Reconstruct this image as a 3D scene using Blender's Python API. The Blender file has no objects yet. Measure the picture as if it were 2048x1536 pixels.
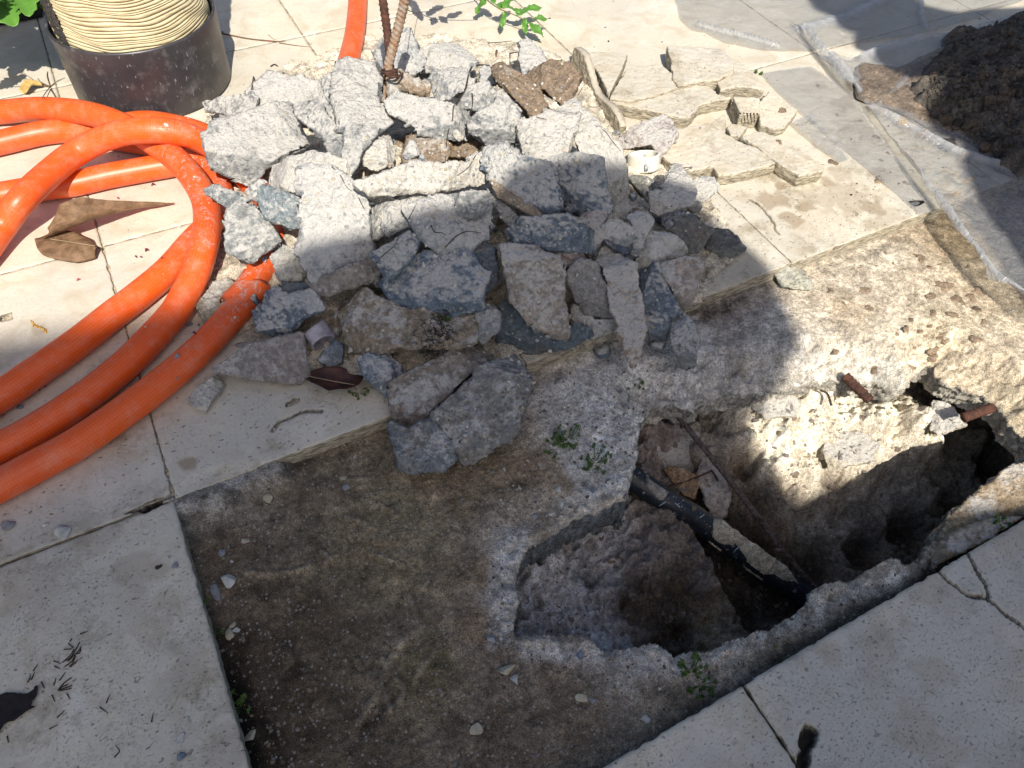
import bpy, bmesh, math, random
import numpy as np
from mathutils import Vector, Matrix
from mathutils.bvhtree import BVHTree
random.seed(7); rng=np.random.default_rng(7)
# ---------------------------------------------------------------- camera
F=1532.; CX,CY=1024.,768.
_a=np.array([5397-CX,921+CY,-F]); _b=np.array([-295-CX,1258+CY,-F])
_a/=np.linalg.norm(_a); _b-=_a*(_a@_b); _b/=np.linalg.norm(_b); _u=np.cross(_a,_b)
RC=np.array([_a,_b,_u]); EYE=np.array([0,0,1.0])
cd=bpy.data.cameras.new('camera'); cam=bpy.data.objects.new('camera',cd); bpy.context.scene.collection.objects.link(cam)
cd.sensor_width=36; cd.lens=F/2048*36; cd.clip_start=.02; cd.clip_end=200
M4=Matrix([list(RC[0])+[0],list(RC[1])+[0],list(RC[2])+[0],[0,0,0,1]]); M4.translation=Vector(EYE)
cam.matrix_world=M4
S=bpy.context.scene; S.camera=cam; C=S.collection
# ---------------------------------------------------------------- light
EL=math.radians(50); SD=np.array([.284,.959]); SH=SD/math.tan(EL)      # shadow shift per metre of height
to_sun=Vector((-SD[0]*math.cos(EL),-SD[1]*math.cos(EL),math.sin(EL)))
w=bpy.data.worlds.new('World'); S.world=w; w.use_nodes=True
nt=w.node_tree; bg=nt.nodes['Background']; sky=nt.nodes.new('ShaderNodeTexSky'); sky.sky_type='NISHITA'
sky.sun_disc=False; sky.sun_elevation=EL; sky.sun_rotation=math.atan2(to_sun.x,to_sun.y); sky.air_density=1.0; sky.dust_density=3.0; sky.ozone_density=1.0
hs=nt.nodes.new('ShaderNodeHueSaturation'); hs.inputs['Saturation'].default_value=1.2; nt.links.new(sky.outputs[0],hs.inputs['Color']); nt.links.new(hs.outputs[0],bg.inputs[0]); bg.inputs[1].default_value=.09
sl=bpy.data.lights.new('sun','SUN'); sl.energy=4.9; sl.angle=math.radians(.55); sl.color=(1,.935,.83)
so=bpy.data.objects.new('sun',sl); C.objects.link(so); so.rotation_euler=to_sun.to_track_quat('Z','Y').to_euler()
S.view_settings.view_transform='Standard'; S.view_settings.look='None'; S.view_settings.gamma=1; S.view_settings.exposure=.34
S.render.engine='CYCLES'; S.cycles.max_bounces=6; S.cycles.use_denoising=True
# ---------------------------------------------------------------- helpers
def ray(x,y):
    d=RC@np.array([x-CX,-(y-CY),-F]); return d/np.linalg.norm(d)
def gp(x,y,h=0.):
    d=ray(x,y); return EYE+d*((h-EYE[2])/d[2])
CR={'P':(0,0,1),'C1':(0,0,.3418),'C2':(400,0,.24414),'C3':(800,0,.24414),'C4':(1100,0,.24414),'C5':(1500,0,.26758),'C6':(380,300,.24414),
 'C7':(800,280,.24414),'C8':(1150,300,.24414),'C9':(1500,350,.26758),'C10':(380,560,.24414),'C11':(700,560,.29297),'C12':(1200,650,.41406),
 'C13':(0,850,.3418),'C14':(350,900,.39063),'C15':(950,936,.39063),'C16':(1248,936,.39063),'H1':(0,180,.29297),'H2':(0,550,.3125),
 'D1':(600,380,.19531),'D2':(1000,450,.19531),'D3':(0,0,.14648),'D4':(640,100,.19531),'D5':(1240,780,.24414),'D6':(0,1150,.25195),'D7':(1360,700,.33594)}
def K(c,s):
    ox,oy,k=CR[c]; v=[tuple(map(float,t.split(','))) for t in s.split()]
    return [(ox+t[0]*k,oy+t[1]*k)+t[2:] for t in v]
_perm=rng.permutation(256); _perm=np.concatenate([_perm,_perm,_perm]); _gr=rng.normal(size=(256,3)); _gr/=np.linalg.norm(_gr,axis=1)[:,None]
def pnoise(p):
    p=np.asarray(p,float); i=np.floor(p).astype(int); f=p-i; i&=255; u=f*f*f*(f*(f*6-15)+10); r=0
    for dx in (0,1):
        for dy in (0,1):
            for dz in (0,1):
                h=_perm[_perm[_perm[i[:,0]+dx]+(i[:,1]+dy)]+(i[:,2]+dz)]&255
                g=(_gr[h]*(f-[dx,dy,dz])).sum(1)
                r=r+g*(u[:,0] if dx else 1-u[:,0])*(u[:,1] if dy else 1-u[:,1])*(u[:,2] if dz else 1-u[:,2])
    return r
def fbm(p,o=4,ridge=False,lac=2.03,gain=.5):
    a=1.;s=0;p=np.asarray(p,float)
    for k in range(o):
        n=pnoise(p*lac**k+17.3*k); s=s+a*((1-2*abs(n)) if ridge else n); a*=gain
    return s
def sst(x,a,b):
    t=np.clip((x-a)/(b-a),0,1); return t*t*(3-2*t)
SOL=[]   # solid geometry for resting small things on what the eye sees
def mesh(name,V,Fc,mat,parent=None,smooth=True,solid=False,col=None,uv=None):
    V=np.asarray(V,np.float32); me=bpy.data.meshes.new(name)
    if isinstance(Fc,np.ndarray):
        n=Fc.shape[1]; me.vertices.add(len(V)); me.vertices.foreach_set('co',V.ravel())
        me.loops.add(Fc.size); me.loops.foreach_set('vertex_index',Fc.ravel().astype(np.int32))
        me.polygons.add(len(Fc)); me.polygons.foreach_set('loop_start',np.arange(0,Fc.size,n,dtype=np.int32))
        me.update(calc_edges=True); me.validate()
    else: me.from_pydata(V.tolist(),[],[tuple(f) for f in Fc]); me.update()
    me.polygons.foreach_set('use_smooth',[smooth]*len(me.polygons))
    if col is not None:
        a=me.color_attributes.new('col','FLOAT_COLOR','POINT'); c=np.ones((len(V),4),np.float32); c[:,:col.shape[1]]=col; a.data.foreach_set('color',c.ravel())
    if uv is not None:
        l=me.uv_layers.new(name='UVMap'); vi=np.empty(len(me.loops),np.int32); me.loops.foreach_get('vertex_index',vi); l.data.foreach_set('uv',uv[vi].astype(np.float32).ravel())
    me.materials.append(mat); o=bpy.data.objects.new(name,me); C.objects.link(o)
    if parent: o.parent=parent
    if solid: SOL.append((V,[tuple(p) for p in (Fc.tolist() if isinstance(Fc,np.ndarray) else Fc)]))
    return o
def tag(o,label=None,cat=None,group=None,kind=None):
    if label:o['label']=label
    if cat:o['category']=cat
    if group:o['group']=group
    if kind:o['kind']=kind
    return o
def empty(name,loc,label,cat,group=None):
    o=bpy.data.objects.new(name,None); C.objects.link(o); o.location=loc; o.empty_display_size=.02; tag(o,label,cat,group)
    bpy.context.view_layer.update(); return o
def adopt(parent,o):    # keep world placement
    o.parent=parent; o.matrix_parent_inverse=Matrix.Translation(-Vector(parent.location)); return o
def poly_dist(P,poly,closed=True):
    Q=np.asarray(poly,float)[:,:2]; D=np.full(len(P),1e9); n=len(Q); idx=np.zeros(len(P),int); T=np.zeros(len(P))
    for i in range(n if closed else n-1):
        a=Q[i];b=Q[(i+1)%n];ab=b-a;t=np.clip(((P-a)@ab)/(ab@ab+1e-12),0,1); d=np.linalg.norm(P-(a+t[:,None]*ab),axis=1)
        m=d<D; D[m]=d[m]; idx[m]=i; T[m]=t[m]
    return D,idx,T
def inside(P,poly):
    Q=np.asarray(poly,float)[:,:2]; r=np.zeros(len(P),bool); n=len(Q)
    for i in range(n):
        x1,y1=Q[i];x2,y2=Q[(i+1)%n]
        c=((y1>P[:,1])!=(y2>P[:,1])); r^=c&(P[:,0]<(x2-x1)*(P[:,1]-y1)/(y2-y1+1e-15)+x1)
    return r
def rough(poly,step,amp,seed=0,closed=True):
    P=np.asarray(poly,float); out=[]; n=len(P)
    for i in range(n if closed else n-1):
        a=P[i];b=P[(i+1)%n];k=max(1,int(np.linalg.norm(b[:2]-a[:2])/step))
        for j in range(k): out.append(a+(b-a)*j/k)
    if not closed: out.append(P[-1])
    out=np.array(out); q=np.c_[out[:,:2]*1.,np.full(len(out),seed*3.7)]
    out[:,0]+=amp*(fbm(q/(step*3.1),4)*1.6); out[:,1]+=amp*(fbm(q/(step*3.1)+50,4)*1.6); return out
def tps(ctrl,lam=1e-4):
    X=np.array([c[:2] for c in ctrl]);Y=np.array([c[2:] for c in ctrl],float)
    def k(r2): return .5*r2*np.log(r2+1e-12)
    n=len(X);d=((X[:,None]-X[None])**2).sum(2);A=np.zeros((n+3,n+3));A[:n,:n]=k(d)+lam*np.eye(n);A[:n,n]=1;A[:n,n+1:]=X;A[n,:n]=1;A[n+1:,:n]=X.T
    s=np.linalg.solve(A,np.r_[Y,np.zeros((3,Y.shape[1]))])
    return lambda P: k(((P[:,None]-X[None])**2).sum(2))@s[:n]+s[n]+P@s[n+1:]
def idw(ctrl,p=3.):
    X=np.array([c[:2] for c in ctrl]);Y=np.array([c[2:] for c in ctrl],float)
    def f(P):
        out=np.empty((len(P),Y.shape[1]))
        for i in range(0,len(P),20000):
            d=((P[i:i+20000,None]-X[None])**2).sum(2)+1e-5; wt=d**(-p/2); out[i:i+20000]=(wt@Y)/wt.sum(1)[:,None]
        return out
    return f
def grid(x0,x1,y0,y1,s):
    nx=int(round((x1-x0)/s))+1;ny=int(round((y1-y0)/s))+1
    X,Y=np.meshgrid(np.linspace(x0,x1,nx),np.linspace(y0,y1,ny)); i=np.arange(nx*ny).reshape(ny,nx)
    Q=np.stack([i[:-1,:-1],i[:-1,1:],i[1:,1:],i[1:,:-1]],-1).reshape(-1,4); return np.c_[X.ravel(),Y.ravel()],Q,(ny,nx)
def compact(V,Q,keep,*arrs):
    Q=Q[keep]; u,inv=np.unique(Q,return_inverse=True); return (V[u],inv.reshape(Q.shape))+tuple(a[u] for a in arrs)
def catmull(P,n=12):
    P=np.asarray(P,float); P=np.vstack([2*P[0]-P[1],P,2*P[-1]-P[-2]]); out=[]
    for i in range(1,len(P)-2):
        for t in np.linspace(0,1,n,endpoint=False):
            a,b,c,d=P[i-1:i+3]; out.append(.5*((2*b)+(c-a)*t+(2*a-5*b+4*c-d)*t*t+(3*b-a-3*c+d)*t**3))
    out.append(P[-2]); return np.array(out)
def tube(path,r,ns=20,cap=True,rf=None):
    P=np.asarray(path,float); T=np.gradient(P,axis=0); T/=np.linalg.norm(T,axis=1)[:,None]+1e-12
    L=np.r_[0,np.cumsum(np.linalg.norm(np.diff(P,axis=0),axis=1))]
    up=np.array([0,0,1.]) if abs(T[0][2])<.8 else np.array([1.,0,0]); nrm=np.cross(T[0],up); nrm/=np.linalg.norm(nrm); V=[];UV=[]
    th=np.linspace(0,2*np.pi,ns,endpoint=False)
    for i in range(len(P)):
        nrm=nrm-T[i]*(nrm@T[i]); nrm/=np.linalg.norm(nrm); b=np.cross(T[i],nrm)
        rr=(r[i] if hasattr(r,'__len__') else r)*(rf(L[i],th) if rf else np.ones(ns))
        V.append(P[i]+rr[:,None]*(np.cos(th)[:,None]*nrm+np.sin(th)[:,None]*b)); UV.append(np.c_[np.full(ns,L[i]),th/(2*np.pi)])
    V=np.vstack(V);UV=np.vstack(UV);n=len(P); i=np.arange(n-1)[:,None]*ns; j=np.arange(ns)[None]; k=(j+1)%ns
    Q=np.stack([i+j,i+k,i+ns+k,i+ns+j],-1).reshape(-1,4).tolist()
    if cap: Q.append(list(range(ns-1,-1,-1))); Q.append([(n-1)*ns+t for t in range(ns)])
    return V,Q,UV
def join(parts):
    V=[];Fc=[];UV=[];n=0
    for p in parts:
        V.append(p[0]);Fc+=[[a+n for a in f] for f in p[1]];n+=len(p[0])
        if len(p)>2: UV.append(p[2])
    return np.vstack(V),Fc,(np.vstack(UV) if UV else None)
# ---------------------------------------------------------------- materials
class NT:
    def __init__(s,name,rough=.9,spec=.3):
        s.m=bpy.data.materials.new(name); s.m.use_nodes=True; s.t=s.m.node_tree; s.b=s.t.nodes['Principled BSDF']; s.b.inputs['Roughness'].default_value=rough; s.b.inputs['Specular IOR Level'].default_value=spec
        s.g=s.n('NewGeometry'); s.pos=s.g.outputs['Position']
    def n(s,t): return s.t.nodes.new('ShaderNode'+t)
    def l(s,a,b): s.t.links.new(a,b)
    def put(s,inp,v):
        if hasattr(v,'is_output'): s.l(v,inp)
        elif isinstance(v,tuple) and len(v)==3 and inp.type=='RGBA': inp.default_value=v+(1,)
        else: inp.default_value=v
    def noise(s,sc,det=4,ro=.55,vec=None,dist=0):
        n=s.n('TexNoise'); n.inputs['Scale'].default_value=sc; n.inputs['Detail'].default_value=det; n.inputs['Roughness'].default_value=ro; n.inputs['Distortion'].default_value=dist
        s.l(vec or s.pos,n.inputs['Vector']); return n.outputs[0]
    def voro(s,sc,feat='F1',vec=None,out='Distance',rnd=1):
        n=s.n('TexVoronoi'); n.feature=feat; n.inputs['Scale'].default_value=sc; n.inputs['Randomness'].default_value=rnd; s.l(vec or s.pos,n.inputs['Vector']); return n.outputs[out]
    def ramp(s,v,a,b,lo=0.,hi=1.):
        n=s.n('MapRange'); n.interpolation_type='SMOOTHSTEP'; s.put(n.inputs[0],v); n.inputs[1].default_value=a;n.inputs[2].default_value=b;n.inputs[3].default_value=lo;n.inputs[4].default_value=hi; return n.outputs[0]
    def math(s,op,a,b=0.):
        n=s.n('Math'); n.operation=op; s.put(n.inputs[0],a); s.put(n.inputs[1],b); return n.outputs[0]
    def mix(s,f,a,b,mode='MIX'):
        n=s.n('Mix'); n.data_type='RGBA'; n.blend_type=mode; s.put(n.inputs[0],f); s.put(n.inputs[6],a); s.put(n.inputs[7],b); return n.outputs[2]
    def attr(s,name): n=s.n('Attribute'); n.attribute_name=name; return n
    def scale(s,v,vec=None,off=(0,0,0),rot=(0,0,0)):
        n=s.n('Mapping'); n.inputs['Scale'].default_value=v; n.inputs['Location'].default_value=off; n.inputs['Rotation'].default_value=rot; s.l(vec or s.pos,n.inputs[0]); return n.outputs[0]
    def col(s,c): s.put(s.b.inputs['Base Color'],c)
    def bump(s,*hs):
        prev=None
        for h,st,d in hs:
            b=s.n('Bump'); b.inputs['Strength'].default_value=st; b.inputs['Distance'].default_value=d; s.put(b.inputs['Height'],h)
            if prev: s.l(prev,b.inputs['Normal'])
            prev=b.outputs[0]
        s.l(prev,s.b.inputs['Normal'])
def mat_concrete():
    m=NT('concrete',.93,.2); oi=m.n('ObjectInfo'); sep=m.n('SeparateXYZ'); m.l(m.g.outputs['Normal'],sep.inputs[0])
    n1=m.noise(22,5,.6); n2=m.noise(95,4,.65); n3=m.noise(420,3,.6); n4=m.noise(9,3,.5,m.scale((1,1,1),off=(3,5,1))); rnd=oi.outputs['Random']
    base=m.mix(m.ramp(n2,.35,.68),oi.outputs['Color'],m.mix(1.,oi.outputs['Color'],(1.75,1.7,1.6),'MULTIPLY'))
    base=m.mix(m.math('MULTIPLY',m.ramp(n3,.45,.32),m.ramp(rnd,1,0,.15,.6)),base,(.05,.053,.06))
    # aggregate in the broken faces
    vd=m.voro(110); vc=m.voro(110,out='Color'); vs=m.n('SeparateColor'); m.l(vc,vs.inputs[0])
    agg=m.math('MULTIPLY',m.ramp(vd,.42,.3),m.ramp(vs.outputs[0],.62,.7)); base=m.mix(m.math('MULTIPLY',agg,m.ramp(rnd,0,1,.15,.8)),base,m.mix(vs.outputs[1],(.5,.48,.44),(.23,.24,.25)))
    vd2=m.voro(48,vec=m.scale((1,1,1),off=(7,2,4))); vc2=m.n('SeparateColor'); m.l(m.voro(48,vec=m.scale((1,1,1),off=(7,2,4)),out='Color'),vc2.inputs[0])
    ag2=m.math('MULTIPLY',m.ramp(vd2,.34,.26),m.ramp(vc2.outputs[1],.72,.78)); base=m.mix(m.math('MULTIPLY',ag2,m.ramp(rnd,.3,1,.1,.8)),base,(.42,.41,.39))
    base=m.mix(m.math('MULTIPLY',m.ramp(n4,.56,.72),.45),base,(.19,.155,.115))      # earth staining
    # settled powder on faces that look up
    up=m.math('ADD',sep.outputs[2],m.math('MULTIPLY',m.math('SUBTRACT',n1,.5),1.9)); up=m.math('ADD',up,m.math('MULTIPLY',m.math('SUBTRACT',n2,.5),1.0))
    up=m.math('ADD',up,m.math('MULTIPLY',m.math('SUBTRACT',oi.outputs['Alpha'],.5),1.35)); d=m.math('MULTIPLY',m.ramp(up,.43,.92),.86); d=m.math('MULTIPLY',d,m.ramp(n3,.30,.48,.62,1.)); d=m.math('MULTIPLY',d,m.ramp(m.noise(230,3,.6,m.scale((1,1,1),off=(2,2,9))),.34,.44,.45,1.))
    dust=m.mix(m.noise(60,3),(.64,.62,.57),(.47,.455,.43)); m.col(m.mix(d,base,dust))
    m.bump((n3,.75,.003),(n2,.8,.008),(m.ramp(vd,.5,.2),.4,.003)); return m.m
def mat_travertine(name='travertine',frag=False):
    m=NT(name,.75,.3); a=m.attr('col'); st=m.n('SeparateColor'); m.l(a.outputs['Color'],st.inputs[0])   # r: brown stain, g: black hollow, b: pit density
    big=m.noise(3.2,5,.6); md=m.noise(14,5,.6,dist=.8); fine=m.noise(160,4,.65); oi=m.n('ObjectInfo')
    c=m.mix(m.ramp(big,.35,.65),(.68,.615,.49),(.55,.515,.435)); c=m.mix(m.math('MULTIPLY',m.ramp(md,.46,.70),.6),c,(.47,.39,.26)); c=m.mix(m.ramp(fine,.3,.7,0,.4),c,(.45,.42,.36))
    wz=m.noise(7,5,.7,m.scale((1,1,1),off=(8,8,8))); c=m.mix(m.math('MULTIPLY',m.ramp(wz,.5,.7),.45),c,(.72,.69,.62))
    wq=m.noise(45,2,.5); wo=m.n('VectorMath'); wo.operation='ADD'; wn=m.n('TexNoise'); wn.inputs['Scale'].default_value=38; m.l(m.pos,wn.inputs['Vector']); ws=m.n('VectorMath'); ws.operation='SCALE'; ws.inputs['Scale'].default_value=.02; m.l(wn.outputs[1],ws.inputs[0]); m.l(m.scale((1.,1.5,1.),rot=(0,0,.9)),wo.inputs[0]); m.l(ws.outputs[0],wo.inputs[1]); sv=wo.outputs[0]
    den=m.math('MULTIPLY',m.math('SUBTRACT',st.outputs[2],.5),.5)
    g1=m.ramp(m.math('ADD',m.noise(15,5,.75,m.scale((1,1,1),off=(1,9,0))),m.math('MULTIPLY',den,.7)),.48,.64); g2=m.ramp(m.math('ADD',m.noise(7,5,.8,m.scale((1,1,1),off=(6,2,0))),m.math('MULTIPLY',den,.7)),.50,.63)
    p1=m.math('MULTIPLY',m.ramp(m.noise(260,5,.8,sv),.42,.30,0,.85),g1); p2=m.math('MULTIPLY',m.ramp(m.noise(130,5,.75,sv),.365,.30),g2); p3=m.math('MULTIPLY',m.ramp(m.noise(52,4,.6,sv),.305,.275),m.ramp(den,-.15,.05))
    vv=m.n('SeparateColor'); m.l(m.voro(120,vec=sv,out='Color'),vv.inputs[0]); p4=m.math('MULTIPLY',m.math('MULTIPLY',m.ramp(m.math('ADD',m.voro(120,vec=sv),m.math('MULTIPLY',fine,.4)),.50,.40),m.ramp(vv.outputs[0],.90,.94)),m.ramp(den,-.12,.05))
    pits=m.math('MAXIMUM',m.math('MAXIMUM',p1,p2),m.math('MAXIMUM',p3,p4))
    c=m.mix(m.math('MULTIPLY',pits,.68),c,m.mix(m.noise(20,2),(.20,.17,.125),(.09,.08,.065)))
    moss=m.math('MULTIPLY',m.ramp(m.noise(24,5,.7,m.scale((1,1,1),off=(4,4,4))),.60,.72),m.ramp(st.outputs[2],.35,.8)); c=m.mix(m.math('MULTIPLY',moss,.75),c,(.23,.185,.13)); bb=m.math('MULTIPLY',m.ramp(m.noise(8,7,.78,m.scale((1,1,1),off=(2,7,1))),.49,.66),m.ramp(st.outputs[2],.30,.42)); c=m.mix(m.math('MULTIPLY',bb,.85),c,(.31,.265,.185)); b2=m.math('MULTIPLY',m.ramp(m.noise(2.6,4,.6,m.scale((1,1,1),off=(9,3,1))),.48,.62),m.ramp(st.outputs[2],.28,.5)); c=m.mix(m.math('MULTIPLY',b2,.5),c,(.48,.47,.43))
    c=m.mix(m.math('MULTIPLY',st.outputs[0],.85),c,m.mix(fine,(.25,.19,.12),(.37,.29,.2)))
    sep=m.n('SeparateXYZ'); m.l(m.g.outputs['True Normal'],sep.inputs[0])      # sawn or broken side faces keep their yellow-brown crust
    side=m.ramp(sep.outputs[2],.8,.4); lay=m.noise(60,4,.6,m.scale((1,1,6))); c=m.mix(m.math('MULTIPLY',side,.85),c,m.mix(m.ramp(lay,.38,.6),(.12,.10,.07),(.45,.40,.30)))
    c=m.mix(st.outputs[1],c,(.02,.018,.014)); m.col(c)
    m.bump((m.math('MULTIPLY',pits,-1.),.8,.004),(fine,.35,.0015),(lay,.3,.003)); return m.m
def mat_earth(name,r=.95,grain=1.,wet=0.):
    m=NT(name,r,.25+wet); a=m.attr('col'); n1=m.noise(30,5,.6); n2=m.noise(140,4,.7); n3=m.noise(520,3,.65)
    c=m.mix(1.,a.outputs['Color'],m.mix(m.ramp(n1,.3,.7),(.70,.67,.62),(1.32,1.28,1.2)),'MULTIPLY'); c=m.mix(1.,c,m.mix(m.ramp(n2,.32,.68),(.68,.66,.63),(1.3,1.3,1.3)),'MULTIPLY')
    c=m.mix(1.,c,m.mix(m.ramp(n3,.35,.65),(.6,.6,.6),(1.35,1.35,1.35)),'MULTIPLY')
    vc=m.n('SeparateColor'); m.l(m.voro(190,out='Color'),vc.inputs[0]); g=m.math('MULTIPLY',m.ramp(m.voro(190),.4,.3),m.ramp(vc.outputs[0],.84,.88)); c=m.mix(m.math('MULTIPLY',g,.6*grain),c,(.42,.40,.36))
    m.col(c); m.bump((n3,.6,.0025),(n2,.7,.006),(n1,.3,.008)); return m.m
def mat_simple(name,c,rough=.6,var=.25,sc=80,bump=.3,spec=.4,c2=None,bd=.002):
    m=NT(name,rough,spec); n=m.noise(sc,5,.65); c2=c2 or tuple(x*(1-var) for x in c); m.col(m.mix(m.ramp(n,.35,.65),c,c2))
    if bump: m.bump((m.noise(sc*3,4,.6),bump,bd),(n,bump,bd*2))
    return m.m
CONC=mat_concrete(); TRAV=mat_travertine(); SCREED=mat_earth('screed'); SOIL=mat_earth('pit_soil',grain=.3); POWDER=mat_earth('rubble_dust',grain=.5); MUD=mat_earth('wet_mud',.35,.3,.35); DARKSOIL=mat_earth('dark_soil',.8,.15)
def mat_hose():
    m=NT('orange_hose',.42,.5); uv=m.n('UVMap'); s=m.n('SeparateXYZ'); m.l(uv.outputs[0],s.inputs[0])
    u=m.math('MULTIPLY',s.outputs[0],2*math.pi/.009); v=m.math('MULTIPLY',s.outputs[1],2*math.pi*14)
    a=m.math('SINE',m.math('ADD',u,v)); b=m.math('SINE',m.math('SUBTRACT',u,v)); br=m.ramp(m.math('MULTIPLY',a,b),-.6,.7)
    c=m.mix(br,(.73,.096,.011),(.81,.124,.015)); c=m.mix(m.ramp(m.noise(5,3),.4,.7,0,.35),c,(.60,.065,.012))
    at=m.attr('col'); sc=m.n('SeparateColor'); m.l(at.outputs['Color'],sc.inputs[0]); sep=m.n('SeparateXYZ'); m.l(m.g.outputs['Normal'],sep.inputs[0])
    d=m.math('MULTIPLY',m.math('MULTIPLY',m.ramp(m.noise(85,6,.8),.50,.64),sc.outputs[0]),m.ramp(sep.outputs[2],.1,.8)); c=m.mix(m.math('MULTIPLY',d,.55),c,(.72,.62,.58))
    film=m.math('MULTIPLY',m.ramp(m.noise(30,6,.8),.42,.75),.30); c=m.mix(film,c,(.6,.4,.3)); m.col(c); m.bump((br,.10,.0006),(d,.6,.002)); m.put(m.b.inputs['Roughness'],m.ramp(d,0,.5,.4,.95)); return m.m
HOSE=mat_hose()
RUST=mat_simple('rusty_steel',(.12,.055,.038),.9,sc=120,bump=.6,c2=(.055,.032,.025),spec=.2)
RUSTDUST=mat_simple('dusty_rebar',(.30,.16,.09),.95,sc=90,bump=.7,c2=(.36,.31,.25),spec=.1)
WHITEPVC=mat_simple('white_pipe',(.74,.72,.64),.5,.12,60,.15); PINKPVC=mat_simple('dusty_pvc',(.42,.38,.42),.7,.35,70,.4)
PIPEIN=mat_simple('pipe_lining',(.5,.5,.44),.6,.1,60,.1)
# ---------------------------------------------------------------- shade: awning sheets, added out of view, whose edges draw the shadow line (see end)
# ---------------------------------------------------------------- pavement
def px2w(pts,h=0): return np.array([gp(p[0],p[1],h) for p in pts])
XS=[-1.9,-1.32,-.735,-.147,.437,1.022,1.607,2.19,2.78,3.6]; YS=[-1.1,-.47,.118,.708,1.309,1.909,2.51,3.3]
CRACKS=[px2w([(1928,1096),(1951,1131),(1971,1170),(1978,1198),(2010,1229),(2075,1272)]),px2w([(1872,1138),(1904,1170),(1932,1190),(1978,1198)])]
CRACKS+=[px2w([(252,1026),(290,1012),(340,993)]),px2w(K('C9','0,180 80,240 150,320 210,440')),px2w([(545,860),(560,845),(600,825),(640,822)])]
CAV=[px2w(K('C16','940,1320 975,1335 985,1380 955,1440 935,1500 930,1600 890,1620 895,1500 905,1420 925,1370')),
 px2w(K('C10','805,1015 850,975 870,985 830,1012')),px2w([(283,1018),(300,1005),(318,998),(322,1004),(295,1022)]),px2w([(0,635),(20,628),(22,636),(5,640)])]
STAIN=[(560,395,.03,.9),(1500,400,.03,.3),(1545,400,.035,.9),(1585,440,.03,.9),(1600,360,.03,.6),(1570,345,.02,.7),(1640,400,.05,.5),(1700,400,.07,.55),(1745,415,.03,.9),(1680,350,.03,.5),(1780,440,.05,.4),(1610,415,.02,.9),
 (1560,372,.015,1),(1655,365,.02,.8),(1500,250,.02,.5),(1430,320,.03,.25),(1690,205,.03,.7),(1640,170,.02,.5),(1720,260,.035,.6),(1700,300,.03,.4),(1760,350,.03,.6),
 (380,925,.018,.9),(560,1000,.03,.1),(90,20,.0,0),(200,1080,.03,.3),(265,1145,.03,.45),(310,1150,.02,.5),(330,1200,.02,.4),(380,1350,.03,.35),(300,1260,.03,.3),(60,1180,.04,.3),(450,1490,.03,.4),(1760,1290,.03,.25),(1860,1350,.03,.3),(1850,1460,.04,.3),
 (78,655,.014,.5),(1655,1310,.02,.3),(1560,1080,.02,.2)]
MS=[px2w(K('C9',s)).mean(0) for s in ['960,40','1170,60','900,130']]
chipw=px2w([(345,1002),(430,990),(530,938),(470,940),(400,955)],-.01)
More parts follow.
